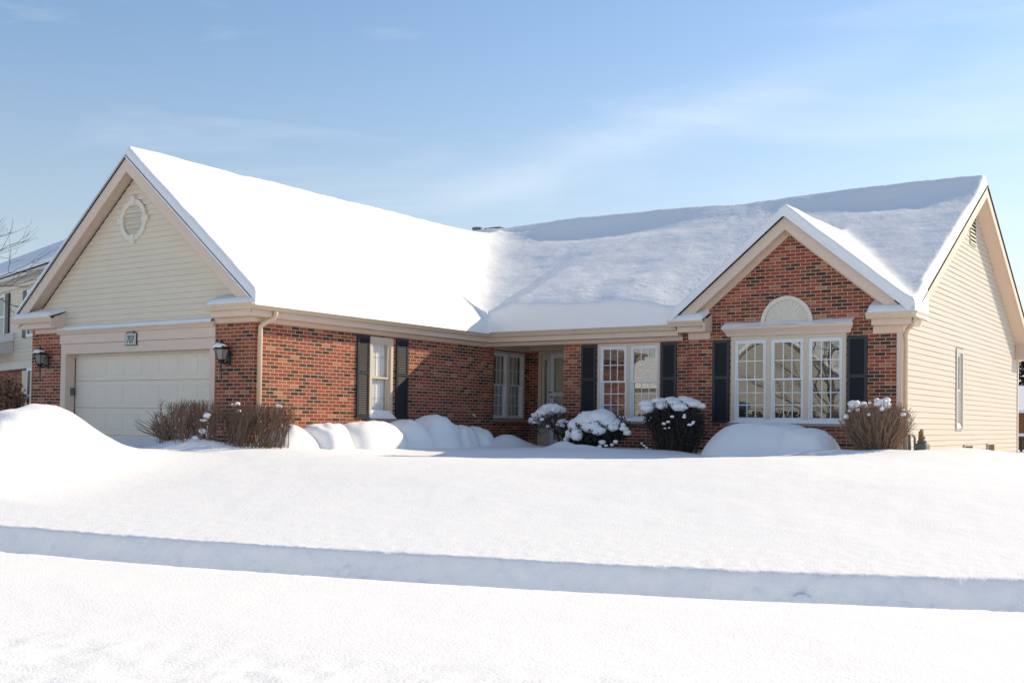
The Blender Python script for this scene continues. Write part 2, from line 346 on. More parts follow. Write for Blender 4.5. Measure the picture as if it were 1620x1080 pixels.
# ---- siding walls
RZ0 = -0.035-0.1116*9
def span_right(z):
    t = (z-2.02)/SM
    a = max(0.0, -0.39+max(0, t)) if z > 2.1 else 0.0
    return (max(-0.10, a-0.05), min(11.36, 2*RIDGE-a+0.05))
ROWS_HOLE = [(4.20, 4.86, -0.06, 1.70)]
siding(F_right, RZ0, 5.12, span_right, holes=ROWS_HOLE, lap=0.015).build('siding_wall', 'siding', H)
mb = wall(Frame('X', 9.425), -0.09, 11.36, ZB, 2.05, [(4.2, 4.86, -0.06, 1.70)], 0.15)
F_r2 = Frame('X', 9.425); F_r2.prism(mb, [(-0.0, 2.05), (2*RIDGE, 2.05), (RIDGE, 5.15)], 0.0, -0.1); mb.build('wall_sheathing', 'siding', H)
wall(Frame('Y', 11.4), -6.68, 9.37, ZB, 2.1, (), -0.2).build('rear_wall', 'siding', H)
def span_g(z):
    d = (5.05-0.27-z)/SW; return (max(-6.6, -3.34-d), min(-0.02, -3.34+d))
mb = siding(F_garage, 1.80, 4.82, span_g, lap=0.030, slot=0.020)
F_garage.prism(mb, [(-6.6, 1.7), (-0.05, 1.7), (-0.05, 2.05), (-3.34, 4.75), (-6.6, 2.05)], -0.01, -0.12)
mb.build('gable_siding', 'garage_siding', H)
# corner boards
mb = MB(); mb.box((9.372, -0.135, ZB), (9.455, -0.02, 1.75)); mb.build('corner_board', 'trim', H)
mb = MB(); mb.box((9.432, 11.28, ZB), (9.462, 11.39, 1.85)); mb.build('corner_board', 'trim', H)
# ---- roofs (shingled slabs; the snow lies on them)
def slab(pts_top, t=0.03):
    mb = MB(); mb.prism([(x, y, z-t) for x, y, z in pts_top], pts_top); return mb
E = 0.0
mb = MB()
for xa, xb, ya in ((-6.95, 5.0, -0.39), (5.0, 9.40, 0.1), (9.40, 9.76, -0.05)):
    s2 = slab([(xa, ya, zmain(0, ya)), (xb, ya, zmain(0, ya)), (xb, RIDGE, zmain(0, RIDGE)), (xa, RIDGE, zmain(0, RIDGE))]); off = len(mb.v); mb.v += s2.v; mb.f += [tuple(i+off for i in f) for f in s2.f]
s2 = slab([(-6.95, RIDGE, zmain(0, RIDGE)), (9.76, RIDGE, zmain(0, RIDGE)), (9.76, 11.85, zmain(0, 11.85)), (-6.95, 11.85, zmain(0, 11.85))])
off = len(mb.v); mb.v += s2.v; mb.f += [tuple(i+off for i in f) for f in s2.f]
mb.build('main_roof', 'shingle', H)
def gable_roof(xc, zr, sl, x0, x1, y0, y1):
    mb = MB()
    for xe in (x0, x1):
        ze = zr-sl*abs(xe-xc); pts = [(xc, y0, zr), (xe, y0, ze), (xe, y1, ze), (xc, y1, zr)]
        mb.prism([(x, y, z-0.03) for x, y, z in pts], pts)
    return mb
gable_roof(-3.34, 5.05, SW, -7.07, 0.39, -7.44, 4.9).build('wing_roof', 'shingle', H)
mb = gable_roof(7.33, 4.03, SB, 5.0, 9.40, -0.43, 3.2)
mb.prism([(9.40, -0.43, 2.263), (9.76, -0.43, 1.967), (9.76, 0.40, 1.967), (9.40, 0.40, 2.263)], [(9.40, -0.43, 2.333), (9.76, -0.43, 2.037), (9.76, 0.40, 2.037), (9.40, 0.40, 2.333)])
mb.build('front_gable_roof', 'shingle', H)
# ---- rakes: boards and soffits
def rake_board(fr, uc, zr, sl, ua, ub, v0, v1, drop, h):
    mb = MB()
    for ue in (ua, ub):
        d = abs(ue-uc); ze = zr-sl*d
        fr.prism(mb, [(uc, zr-drop), (ue, ze-drop), (ue, ze-drop-h), (uc, zr-drop-h)], v0, v1)
    return mb
rake_board(F_garage, -3.34, 5.05, SW, -6.93, 0.23, 0.27, 0.30, 0.032, 0.27).build('rake_board', 'trim', H)
rake_board(F_garage, -3.34, 5.05, SW, -6.85, 0.17, 0.0, 0.27, 0.20, 0.02).build('rake_soffit', 'soffit', H)
rake_board(F_bump, 7.33, 4.03, SB, 5.13, 9.53, 0.27, 0.30, 0.032, 0.25).build('rake_board', 'trim', H)
rake_board(F_bump, 7.33, 4.03, SB, 5.25, 9.41, 0.0, 0.27, 0.20, 0.02).build('rake_soffit', 'soffit', H)
rake_board(F_bump, 7.33, 4.03, SB, 5.3, 9.36, 0.002, 0.03, 0.22, 0.13).build('rake_frieze', 'trim', H)
zrm = float(zmain(0, RIDGE))
rake_board(F_right, RIDGE, zrm, SM, -0.15, 2*RIDGE+0.36, 0.305, 0.33, 0.032, 0.215).build('rake_board', 'trim', H)
rake_board(F_right, RIDGE, zrm, SM, 0.15, 2*RIDGE+0.1, 0.0, 0.305, 0.20, 0.02).build('rake_soffit', 'soffit', H)
# dark shingle lip proud of each rake
mb = rake_board(F_garage, -3.34, 5.075, SW, -6.98, 0.30, 0.27, 0.325, 0.005, 0.03); mb.build('shingle_edge', 'shingle', H)
mb = rake_board(F_bump, 7.33, 4.055, SB, 5.08, 9.6, 0.27, 0.325, 0.005, 0.03); mb.build('shingle_edge', 'shingle', H)
mb = rake_board(F_right, RIDGE, zrm+0.025, SM, 0.0, 2*RIDGE+0.4, 0.3, 0.352, 0.005, 0.03); mb.build('shingle_edge', 'shingle', H)
# ---- eaves: frieze, fascia board, gutter.  profile in (v, z)
GUT = [(0.265, 1.905), (0.345, 1.905), (0.355, 1.935), (0.388, 1.985), (0.392, 2.013), (0.375, 2.013), (0.335, 1.95), (0.265, 1.95)]
FAS = [(0.002, 1.792), (0.25, 1.792), (0.25, 1.905), (0.262, 1.93), (0.262, 2.06), (0.002, 2.06)]
FRZ = [(0.003, 1.712), (0.03, 1.712), (0.03, 1.79), (0.003, 1.79)]
def up(p, dz): return [(v, z+dz) for v, z in p]
# inner corner of wing and main eaves is mitred at v = u
def mitre(mbp, prof):
    # wing part: along Y at X=v from Y=-7.12-v to Y=-v ; main part: along X at Y=-v from X=v to X=5.0
    mbp.prism([(v, -7.12-v, z) for v, z in prof], [(v, -v, z) for v, z in prof])
    mbp.prism([(v, -v, z) for v, z in prof], [(5.02, -v, z) for v, z in prof])
for nm, pr_, mt in (('gutter', GUT, 'gutter'), ('fascia_board', FAS, 'trim'), ('frieze_board', FRZ, 'trim')):
    mb = MB(); mitre(mb, pr_); mb.build(nm, mt, H)
# porch beam: carries the eave across the recess
mb = MB(); mb.box((0.03, 0.001, 1.715), (2.14, 0.16, 1.90)); mb.build('porch_beam', 'trim', H)
# garage returns
def ret_garage(x0, x1, mitred_left):
    for nm, pr_, mt, ins in (('gutter', GUT, 'gutter', 0.0), ('fascia_board', FAS, 'trim', 0.03), ('frieze_board', FRZ, 'trim', -0.13 if not mitred_left else -0.10)):
        mb = MB()
        if not mitred_left:   # right hand return: mitre at the wing corner
            mb.prism([(x0+ins, -7.12-v, z) for v, z in pr_], [(v, -7.12-v, z) for v, z in pr_])
        else:
            mb.prism([(-6.68-v, -7.12-v, z) for v, z in pr_], [(x1-ins, -7.12-v, z) for v, z in pr_])
        mb.build(nm, mt, H)
ret_garage(-0.87, None, False); ret_garage(None, -5.62, True)
for nm, pr_, mt in (('gutter', GUT, 'gutter'), ('fascia_board', FAS, 'trim'), ('frieze_board', FRZ, 'trim')):
    mb = MB(); mb.prism([(-6.68-v, -7.12-v, z) for v, z in pr_], [(-6.68-v, 0.0, z) for v, z in pr_]); mb.build(nm, mt, H)
for a, b in ((-0.87, 0.0), (-6.68, -5.62)):     # little pent roofs of the returns
    mb = MB()
    a2, b2 = (a, b+0.36) if b == 0.0 else (a-0.36, b)
    mb.prism([(a2, -7.50, 2.0), (b2, -7.50, 2.0), (b, -7.125, 2.13), (a, -7.125, 2.13)], [(a2, -7.50, 2.02), (b2, -7.50, 2.02), (b, -7.125, 2.15), (a, -7.125, 2.15)])
    mb.build('return_roof', 'shingle', H)
# front gable returns
DZ = 0.055
for nm, pr_, mt, xl, xr, xr2, xf in (('gutter', GUT, 'gutter', 4.90, 5.68, 0.0, 8.90), ('fascia_board', FAS, 'trim', 5.05, 5.70, 0.0, 8.97), ('frieze_board', FRZ, 'trim', 5.20, 5.68, 0.0, 8.94)):
    p2 = up(pr_, DZ if nm != 'frieze_board' else 0.0)
    if nm == 'frieze_board': p2 = [(v, z if z < 1.75 else z+DZ) for v, z in p2]
    mb = MB(); mb.prism([(xl, -0.11-v, z) for v, z in p2], [(xr, -0.11-v, z) for v, z in p2]); mb.build(nm, mt, H)
    mb = MB(); mb.prism([(xf, -0.11-v, z) for v, z in p2], [(9.43+v, -0.11-v, z) for v, z in p2])
    ye = {'gutter': 0.42, 'fascia_board': 0.36, 'frieze_board': 0.30}[nm]
    mb.prism([(9.43+v, -0.11-v, z) for v, z in p2], [(9.43+v, ye, z) for v, z in p2]); mb.build(nm, mt, H)
mb = MB()
mb.prism([(4.90, -0.49, 2.05), (5.66, -0.49, 2.05), (5.66, -0.115, 2.22), (5.1, -0.115, 2.22)], [(4.90, -0.49, 2.07), (5.66, -0.49, 2.07), (5.66, -0.115, 2.24), (5.1, -0.115, 2.24)])
mb.build('return_roof', 'shingle', H); mb = MB()
mb.prism([(8.9, -0.49, 2.05), (9.80, -0.49, 2.05), (9.43, -0.115, 2.22), (8.9, -0.115, 2.22)], [(8.9, -0.49, 2.07), (9.80, -0.49, 2.07), (9.43, -0.115, 2.24), (8.9, -0.115, 2.24)])
mb.build('return_roof', 'shingle', H)
mb = MB(); mb.box((5.682, -0.48, 1.86), (5.713, -0.115, 2.02)); mb.prism([(5.682, -0.5, 2.02), (5.682, -0.115, 2.02), (5.682, -0.115, 2.20)], [(5.713, -0.5, 2.02), (5.713, -0.115, 2.02), (5.713, -0.115, 2.20)]); mb.build('return_end_board', 'trim', H)
mb = MB(); mb.box((-5.618, -7.49, 1.80), (-5.60, -7.125, 1.96)); mb.prism([(-5.618, -7.5, 1.96), (-5.618, -7.125, 1.96), (-5.618, -7.125, 2.14)], [(-5.60, -7.5, 1.96), (-5.60, -7.125, 1.96), (-5.60, -7.125, 2.14)]); mb.build('return_end_board', 'trim', H)
# rear eave of the right gable, seen end-on
mb = MB()
for pr_ in (FAS,): mb.prism([(9.74, 11.36+v*0.9, z) for v, z in up(pr_, 0.02)], [(-6.7, 11.36+v*0.9, z) for v, z in up(pr_, 0.02)])
mb.build('rear_eave', 'trim', H)
mb = MB(); mb.prism([(9.442, 11.02, 1.82), (9.442, 11.62, 1.82), (9.442, 11.62, 2.08), (9.442, 11.12, 2.30)], [(9.74, 11.02, 1.82), (9.74, 11.62, 1.82), (9.74, 11.62, 2.08), (9.74, 11.12, 2.30)])
mb.build('rear_return_box', 'trim', H)
# ---- downspouts
def downspout(pts, r=0.042):
    mb = MB(); mb.tube(pts, r, 8); return mb.build('downspout', 'gutter', H, smooth=True)
downspout([(0.30, -6.86, 1.93), (0.30, -6.86, 1.86), (0.27, -6.87, 1.78), (0.12, -6.95, 1.70), (0.065, -7.0, 1.63), (0.06, -7.0, 1.55), (0.06, -7.0, -0.9)], 0.045)
downspout([(9.72, -0.28, 1.98), (9.72, -0.28, 1.90), (9.69, -0.26, 1.84), (9.56, -0.12, 1.77), (9.50, -0.02, 1.68), (9.495, 0.01, 1.58), (9.495, 0.01, -0.9)], 0.042)
mb = MB(); mb.box((9.44, 0.10, 1.62), (9.455, 0.115, 1.80)); mb.build('gutter_strap', 'gutter', H)

# ---- windows
def window(fr, u0, u1, z0, z1, units, grid=True, blinds='slats', casing='wintrim', sash='vinyl', glass='glass', sill=True, proud=0.015, name='window', open_cas=0.055, mull=0.09):
    mb = MB(); c = open_cas
    fr.box(mb, u0, u0+c, -0.10, proud, z0, z1); fr.box(mb, u1-c, u1, -0.10, proud, z0, z1)
    fr.box(mb, u0+c, u1-c, -0.10, proud, z1-c, z1); fr.box(mb, u0+c, u1-c, -0.10, proud, z0, z0+0.02)
    iu0, iu1 = u0+c, u1-c; w = (iu1-iu0-mull*(units-1))/units
    for k in range(1, units): a = iu0+k*w+(k-1)*mull; fr.box(mb, a, a+mull, -0.10, proud-0.003, z0+0.02, z1-c)
    win = mb.build(name, casing, H)
    for k in range(units):
        a = iu0+k*(w+mull); b = a+w; zb, zt = z0+0.02, z1-c; zm = (zb+zt)/2+0.02
        f = MB(); t = 0.03
        for (p, q, r, s_) in ((a, a+t, zb, zt), (b-t, b, zb, zt), (a+t, b-t, zb, zb+t), (a+t, b-t, zt-t, zt)): fr.box(f, p, q, -0.09, -0.004, r, s_)
        f.build('frame', sash, win)
        a2, b2 = a+t, b-t
        def mk(za, zb_, v0, v1, rows):
            f = MB(); r = 0.036
            fr.box(f, a2, a2+r, v0, v1, za, zb_); fr.box(f, b2-r, b2, v0, v1, za, zb_)
            fr.box(f, a2+r, b2-r, v0, v1, za, za+r); fr.box(f, a2+r, b2-r, v0, v1, zb_-r, zb_)
            f.build('sash', sash, win)
            gl = MB(); vm = (v0+v1)/2
            gl.poly([fr.p(a2+r, vm, za+r), fr.p(b2-r, vm, za+r), fr.p(b2-r, vm, zb_-r), fr.p(a2+r, vm, zb_-r)]); gl.build('pane', glass, win)
            if grid:
                g_ = MB(); n = 3
                for i in range(1, n): u = a2+r+(b2-a2-2*r)*i/n; fr.box(g_, u-0.009, u+0.009, vm-0.007, vm+0.003, za+r, zb_-r)
                for j in range(1, rows): z = za+r+(zb_-za-2*r)*j/rows; fr.box(g_, a2+r, b2-r, vm-0.006, vm+0.002, z-0.009, z+0.009)
                g_.build('muntin_grid', sash, win)
        mk(zm-0.02, zt-t, -0.05, -0.015, 2); mk(zb+t, zm+0.02, -0.088, -0.053, 3)
        if blinds == 'slats':
            s_ = MB(); z = zb+0.05
            while z < zt-0.04:
                s_.prism([fr.p(a+0.01, -0.15, z), fr.p(a+0.01, -0.118, z+0.016), fr.p(a+0.01, -0.118, z+0.019), fr.p(a+0.01, -0.15, z+0.003)],
                         [fr.p(b-0.01, -0.15, z), fr.p(b-0.01, -0.118, z+0.016), fr.p(b-0.01, -0.118, z+0.019), fr.p(b-0.01, -0.15, z+0.003)]); z += 0.046
            s_.build('blind', 'blind', win)
        elif blinds == 'curtain':
            s_ = MB(); n = 26; P = []
            for i in range(n+1):
                u = a+(b-a)*i/n; P.append((u, -0.108+0.008*math.sin(i*1.25)+0.004*math.sin(i*2.9)))
            for i in range(n):
                s_.poly([fr.p(P[i][0], P[i][1], zb), fr.p(P[i+1][0], P[i+1][1], zb), fr.p(P[i+1][0], P[i+1][1], zt), fr.p(P[i][0], P[i][1], zt)])
            s_.build('curtain', 'curtain', win, smooth=True)
            for q in (0.42, 0.80, 1.26): s_ = MB(); fr.box(s_, a, b, -0.098, -0.095, q, q+0.008); s_.build('curtain_seam', 'blind', win)
        elif blinds == 'drape':
            s_ = MB(); n = 30; P = []
            for i in range(n+1):
                u = a+(b-a)*i/n; P.append((u, -0.17+0.018*math.sin(i*1.1)))
            for i in range(n):
                if abs(i-n/2) < 3 and units == 2 and k == 0: continue
                s_.poly([fr.p(P[i][0], P[i][1], zb), fr.p(P[i+1][0], P[i+1][1], zb), fr.p(P[i+1][0], P[i+1][1], zt), fr.p(P[i][0], P[i][1], zt)])
            s_.build('drape', 'blind', win, smooth=True)
    if sill:
        mb = MB(); fr.ext(mb, [(-0.10, z0-0.07), (0.085, z0-0.075), (0.085, z0-0.02), (-0.10, z0+0.0)], u0-0.05, u1+0.05); mb.build('sill', 'stone', win)
    return win
def sill_snow(win, fr, u0, u1, z, h, v1=0.08, name='sill_snow'):
    mb = MB(); n = 24; m = 6; i0 = 0
    for i in range(n+1):
        t = i/n; u = u0+(u1-u0)*t; e = min(1, min(t, 1-t)*7+0.02); hh = h*math.sqrt(e)*(1+0.12*mnoise.noise(Vector((u*3, z, 1.7))))
        for j in range(m+1):
            q = j/m; v = -0.012+(v1+0.012)*q; zz = z+hh*(1-q)**0.8 if j < m else z
            zz = z-0.02*q+hh*math.sqrt(max(0, 1-q*q))*(0.55+0.45*(1-q))
            mb.v.append(fr.p(u, v, zz))
    for i in range(n):
        for j in range(m): a = i*(m+1)+j; mb.f.append((a, a+1, a+m+2, a+m+1))
    mb.build(name, 'softsnow', win, smooth=True)
w = window(F_wing, -4.02, -3.30, 0.03, 1.67, 1, grid=False, blinds='curtain', sash='wintrim', glass='clear', open_cas=0.07); sill_snow(w, F_wing, -4.05, -3.25, 0.03, 0.15, 0.10)
w = window(F_main, 3.00, 4.50, 0.05, 1.69, 2); sill_snow(w, F_main, 2.97, 4.53, 0.04, 0.06, 0.085)
w = window(F_bump, 6.13, 8.44, 0.05, 1.74, 3, open_cas=0.075, mull=0.10); sill_snow(w, F_bump, 6.10, 8.47, 0.04, 0.07, 0.085)
window(Frame('X', -0.2), 0.47, 1.90, 0.05, 1.67, 2, blinds='drape', glass='clear')
w = window(F_right, 4.20, 4.86, -0.06, 1.70, 1, grid=False, blinds='slats', casing='siding', proud=0.035, open_cas=0.09, sill=False); sill_snow(w, F_right, 4.3, 4.76, 0.0, 0.09, 0.02)
# ---- shutters
def shutter(fr, u0, u1, z0=0.02, z1=1.68):
    mb = MB(); st = 0.052
    fr.box(mb, u0, u0+st, 0.002, 0.036, z0, z1); fr.box(mb, u1-st, u1, 0.002, 0.036, z0, z1)
    for a, b in ((z0, z0+0.075), (z1-0.06, z1), (0.895, 0.955)): fr.box(mb, u0+st, u1-st, 0.002, 0.034, a, b)
    z = z0+0.08
    while z < z1-0.075:
        if not (0.865 < z < 0.955):
            mb.prism([fr.p(u0+st, 0.008, z+0.030), fr.p(u0+st, 0.031, z), fr.p(u0+st, 0.031, z+0.006), fr.p(u0+st, 0.008, z+0.036)],
                     [fr.p(u1-st, 0.008, z+0.030), fr.p(u1-st, 0.031, z), fr.p(u1-st, 0.031, z+0.006), fr.p(u1-st, 0.008, z+0.036)])
        z += 0.036
    fr.box(mb, u0+st, u1-st, 0.002, 0.007, z0+0.075, z1-0.06)
    return mb.build('shutter', 'shutter', H)
for fr, a, b in ((F_wing, -4.40, -4.035), (F_wing, -3.205, -2.83), (F_main, 2.590, 2.965), (F_main, 4.535, 4.885), (F_bump, 5.742, 6.10), (F_bump, 8.465, 8.835)): shutter(fr, a, b)
# ---- crown over the triple window, half-round fan
mb = MB()
pa = [(0.003, 1.742), (0.045, 1.742), (0.075, 1.80), (0.15, 1.88), (0.16, 1.93), (0.003, 1.96)]
mb.prism([(6.09-v*0.75, -0.11-v, z) for v, z in pa], [(8.49+v*0.75, -0.11-v, z) for v, z in pa]); mb.build('window_crown', 'trim', H)
mb = MB(); n = 30
for i in range(n+1):
    u = 5.99+(8.59-5.99)*i/n
    for j, (v, z) in enumerate(((0.158, 1.932), (0.14, 1.955), (0.07, 1.985), (0.003, 2.02))):
        mb.v.append((u, -0.11-v, z+0.010*mnoise.noise(Vector((u*2.5, j, 3.3)))))
for i in range(n):
    for j in range(3): a = i*4+j; mb.f.append((a, a+4, a+5, a+1))
mb.build('crown_snow', 'softsnow', H, smooth=True)
fan = MB(); cx, cz, RA = 7.28, 1.975, 0.52
n = 40; ring = []
for i in range(n): 
    a0, a1 = math.pi*i/n, math.pi*(i+1)/n
    for r0, r1, v in ((RA-0.075, RA, 0.055),):
        q = [(cx+r0*math.cos(a0), cz+r0*math.sin(a0)), (cx+r1*math.cos(a0), cz+r1*math.sin(a0)), (cx+r1*math.cos(a1), cz+r1*math.sin(a1)), (cx+r0*math.cos(a1), cz+r0*math.sin(a1))]
        F_bump.prism(fan, q, 0.001, v)
fn = fan.build('half_round_fan', 'fan', H)
fan = MB(); m = 17                                       # pleated sunburst
for i in range(m):
    a0, am, a1 = math.pi*i/m, math.pi*(i+0.5)/m, math.pi*(i+1)/m
    r = RA-0.077; c = F_bump.p(cx, 0.018, cz)
    P0, Pm, P1 = [F_bump.p(cx+r*math.cos(a), v, cz+r*math.sin(a)) for a, v in ((a0, 0.004), (am, 0.034), (a1, 0.004))]
    fan.poly([c, P0, Pm]); fan.poly([c, Pm, P1])
fan.build('sunburst', 'fan', fn)
# ---- garage front
mb = MB()
F_garage.box(mb, -5.77, -5.60, -0.20, 0.02, ZB, 1.255); F_garage.box(mb, -1.12, -0.98, -0.20, 0.02, ZB, 1.255)
F_garage.box(mb, -5.77, -0.98, -0.20, 0.02, 1.255, 1.455); mb.build('garage_surround', 'trim', H)
mb = MB(); F_garage.box(mb, -5.80, -0.98, -0.20, 0.03, 1.462, 1.655); mb.build('garage_header', 'trim', H)
mb = MB(); F_garage.ext(mb, [(-0.10, 1.657), (0.055, 1.657), (0.085, 1.70), (0.12, 1.725), (0.12, 1.745), (-0.10, 1.80)], -5.86, -0.985); mb.build('header_crown', 'trim', H)
mb = MB(); n = 40
for i in range(n+1):
    u = -5.80+(4.80)*i/n
    for j, (v, z) in enumerate(((0.119, 1.747), (0.105, 1.785), (0.06, 1.825), (0.0, 1.85))): mb.v.append(F_garage.p(u, v, z+0.006*mnoise.noise(Vector((u*2, j*0.7, 8)))))
for i in range(n):
    for j in range(3): a = i*4+j; mb.f.append((a, a+4, a+5, a+1))
mb.build('header_snow', 'softsnow', H, smooth=True)
gd = MB(); Fd = Frame('Y', -6.90)
nsec = 4; zt, zb = 1.255, -0.95; hs = (zt-zb)/nsec
for k in range(nsec):
    a, b = zb+k*hs+0.003, zb+(k+1)*hs-0.003
    Fd.box(gd, -5.6, -1.1, -0.05, 0.0, a, b)
door_o = gd.build('garage_door', 'door', H)
gp = MB(); npan = 8; pw = (4.5)/npan
for k in range(nsec):
    for j in range(npan):
        u0 = -5.6+j*pw+0.07; u1 = -5.6+(j+1)*pw-0.07; a, b = zb+k*hs+0.10, zb+(k+1)*hs-0.10
        # raised panel: bevelled rim
        o_ = [(u0, a), (u1, a), (u1, b), (u0, b)]; i_ = [(u0+0.03, a+0.03), (u1-0.03, a+0.03), (u1-0.03, b-0.03), (u0+0.03, b-0.03)]
        for q in range(4):
            r = (q+1) % 4; gp.poly([Fd.p(*[o_[q][0], 0.002, o_[q][1]]), Fd.p(o_[r][0], 0.002, o_[r][1]), Fd.p(i_[r][0], 0.008, i_[r][1]), Fd.p(i_[q][0], 0.008, i_[q][1])])
        gp.poly([Fd.p(u, 0.008, z) for u, z in i_])
gp.build('door_panels', 'door', door_o)
mb = MB(); Fd.box(mb, -5.6, -1.1, 0.0, 0.02, 1.19, 1.253); mb.build('weather_strip', 'wintrim', door_o)
mb = MB(); mb.box((-5.598, -7.02, 0.40), (-5.57, -6.94, 0.56)); mb.build('keypad', 'greymetal', H, bevel=0.004)
# ---- house number plaque
Fp = Frame('Y', -7.15)
pl = MB(); Fp.prism(pl, [(-3.60, 1.375), (-3.24, 1.375), (-3.24, 1.62), (-3.29, 1.62), (-3.33, 1.665), (-3.40, 1.685), (-3.44, 1.685), (-3.51, 1.665), (-3.55, 1.62), (-3.60, 1.62)], 0.001, 0.022)
plq = pl.build('house_number_plaque', 'black', H, bevel=0.003)
mb = MB(); Fp.box(mb, -3.588, -3.252, 0.022, 0.026, 1.388, 1.608); mb.build('plaque_face', 'plaque', plq)
mb = MB(); 
for q in (-3.46, -3.38): mb.tube([Fp.p(q+0.035*math.cos(t*0.7), 0.027, 1.632+0.02*math.sin(t*0.7)) for t in range(10)], 0.006, 5)
mb.build('plaque_scroll', 'plaque', plq)
fc = bpy.data.curves.new('number', 'FONT'); fc.body = '707'; fc.size = 0.215; fc.align_x = 'CENTER'; fc.extrude = 0.003; fc.space_character = 0.92
fo = bpy.data.objects.new('number_text', fc); sc.collection.objects.link(fo)
dg = bpy.context.evaluated_depsgraph_get(); me = bpy.data.meshes.new_from_object(fo.evaluated_get(dg)); bpy.data.objects.remove(fo)
me.transform(Matrix.Translation(Vector((-3.42, -7.18, 1.42))) @ Matrix.Rotation(math.pi/2, 4, 'X') @ Matrix.Diagonal((0.78, 1, 1, 1)))
me.materials.clear(); me.materials.append(M['greymetal']); no = bpy.data.objects.new('number', me); sc.collection.objects.link(no); no.parent = plq
# ---- round gable vent
cx, cz = -3.43, 3.845; rv = MB(); n = 36
for i in range(n):
    a0, a1 = 2*math.pi*i/n, 2*math.pi*(i+1)/n; r0, r1 = 0.31, 0.41
    q = [(cx+r0*math.cos(a0), cz+r0*math.sin(a0)), (cx+r1*math.cos(a0), cz+r1*math.sin(a0)), (cx+r1*math.cos(a1), cz+r1*math.sin(a1)), (cx+r0*math.cos(a1), cz+r0*math.sin(a1))]
    F_garage.prism(rv, q, 0.0, 0.06)
vent = rv.build('round_vent', 'fan', H)
for a in (0, 90, 180, 270):
    mb = MB()
    a = math.radians(a); c, s_ = math.cos(a), math.sin(a)
    def R(x, z): return (cx+x*c-z*s_, cz+x*s_+z*c)
    F_garage.prism(mb, [R(0.29, -0.05), R(0.475, -0.062), R(0.475, 0.062), R(0.29, 0.05)], 0.0, 0.075)
    mb.build('keystone', 'fan', vent)
mb = MB(); z = cz-0.30
while z < cz+0.30:
    zc_ = min(abs(z-cz), abs(z+0.035-cz)) if (z-cz)*(z+0.035-cz) > 0 else 0
    hw = math.sqrt(max(0.0, 0.325**2-max(abs(z-cz), abs(z+0.04-cz))**2))
    if hw > 0.03: mb.prism([F_garage.p(cx-hw, 0.035, z), F_garage.p(cx-hw, 0.04, z+0.004), F_garage.p(cx-hw, 0.012, z+0.036), F_garage.p(cx-hw, 0.008, z+0.032)], [F_garage.p(cx+hw, 0.035, z), F_garage.p(cx+hw, 0.04, z+0.004), F_garage.p(cx+hw, 0.012, z+0.036), F_garage.p(cx+hw, 0.008, z+0.032)])
    z += 0.045
mb.build('louver', 'fan', vent)
mb = MB(); F_garage.prism(mb, [(cx+0.33*math.cos(2*math.pi*i/24), cz+0.33*math.sin(2*math.pi*i/24)) for i in range(24)], 0.004, 0.007); mb.build('vent_backing', 'fan', vent)
# gable vent on the right wall, crawl vents
mb = MB(); F_right.box(mb, 5.50, 5.53, 0.0, 0.03, 4.16, 4.80); F_right.box(mb, 6.06, 6.09, 0.0, 0.03, 4.16, 4.80); F_right.box(mb, 5.50, 6.09, 0.0, 0.03, 4.13, 4.16); F_right.box(mb, 5.50, 6.09, 0.0, 0.03, 4.80, 4.83)
gv = mb.build('gable_vent', 'siding', H)
mb = MB(); F_right.box(mb, 5.53, 6.06, 0.013, 0.016, 4.16, 4.80); mb.build('vent_backing', 'dark', gv)
mb = MB(); z = 4.17
while z < 4.77: F_right.ext(mb, [(0.018, z+0.05), (0.035, z), (0.038, z+0.004), (0.021, z+0.054)], 5.53, 6.06); z += 0.085
mb.build('louver', 'louver', gv)
for a, b, z in ((4.96, 5.72, -0.40), (7.40, 8.14, -0.39)):
    mb = MB(); F_right.box(mb, a, b, 0.014, 0.05, z-0.28, z+0.01)
    cv = mb.build('crawl_vent', 'louver', H)
    mb = MB(); F_right.box(mb, a+0.03, b-0.03, 0.05, 0.053, z-0.25, z-0.015); mb.build('vent_screen', 'dark', cv)
# ---- lanterns
def lantern(x, yw, z):
    mb = MB(); mb.box((x-0.055, yw-0.025, z-0.20), (x+0.075, yw-0.001, z+0.06)); lo = mb.build('wall_lantern', 'black', H, bevel=0.006)
    cy = yw-0.17
    mb = MB(); mb.tube([(x, yw-0.02, z-0.12), (x, yw-0.09, z-0.17), (x, cy, z-0.15), (x, cy, z-0.12)], 0.014, 6)
    mb.tube([(x, cy, z-0.14), (x, cy, z-0.22), (x, cy+0.01, z-0.40), (x, cy+0.02, z-0.46)], [0.022, 0.016, 0.012, 0.004], 6)
    mb.revolve((x, cy, z), [(0.05, -0.16), (0.075, -0.10), (0.08, -0.095)], 6); mb.build('bracket', 'black', lo, smooth=False)
    mb = MB(); mb.revolve((x, cy, z), [(0.078, -0.095), (0.128, 0.09)], 6); mb.build('lamp_glass', 'frosted', lo)
    mb = MB()
    for q in range(6):
        t = 2*math.pi*(q+0.5)/6; mb.tube([(x+0.08*math.cos(t), cy+0.08*math.sin(t), z-0.097), (x+0.131*math.cos(t), cy+0.131*math.sin(t), z+0.092)], 0.007, 4)
    mb.revolve((x, cy, z), [(0.165, 0.085), (0.165, 0.10), (0.10, 0.16), (0.055, 0.19), (0.05, 0.205), (0.02, 0.23), (0.012, 0.27)], 6); mb.build('lamp_cap', 'black', lo)
    mb = MB(); mb.blob((x-0.01, cy-0.02, z+0.13), (0.125, 0.12, 0.075), 3, 0.2, 14, 8); mb.build('cap_snow', 'softsnow', lo, smooth=True)
lantern(-0.63, -7.12, 1.13); lantern(-6.28, -7.12, 1.16)
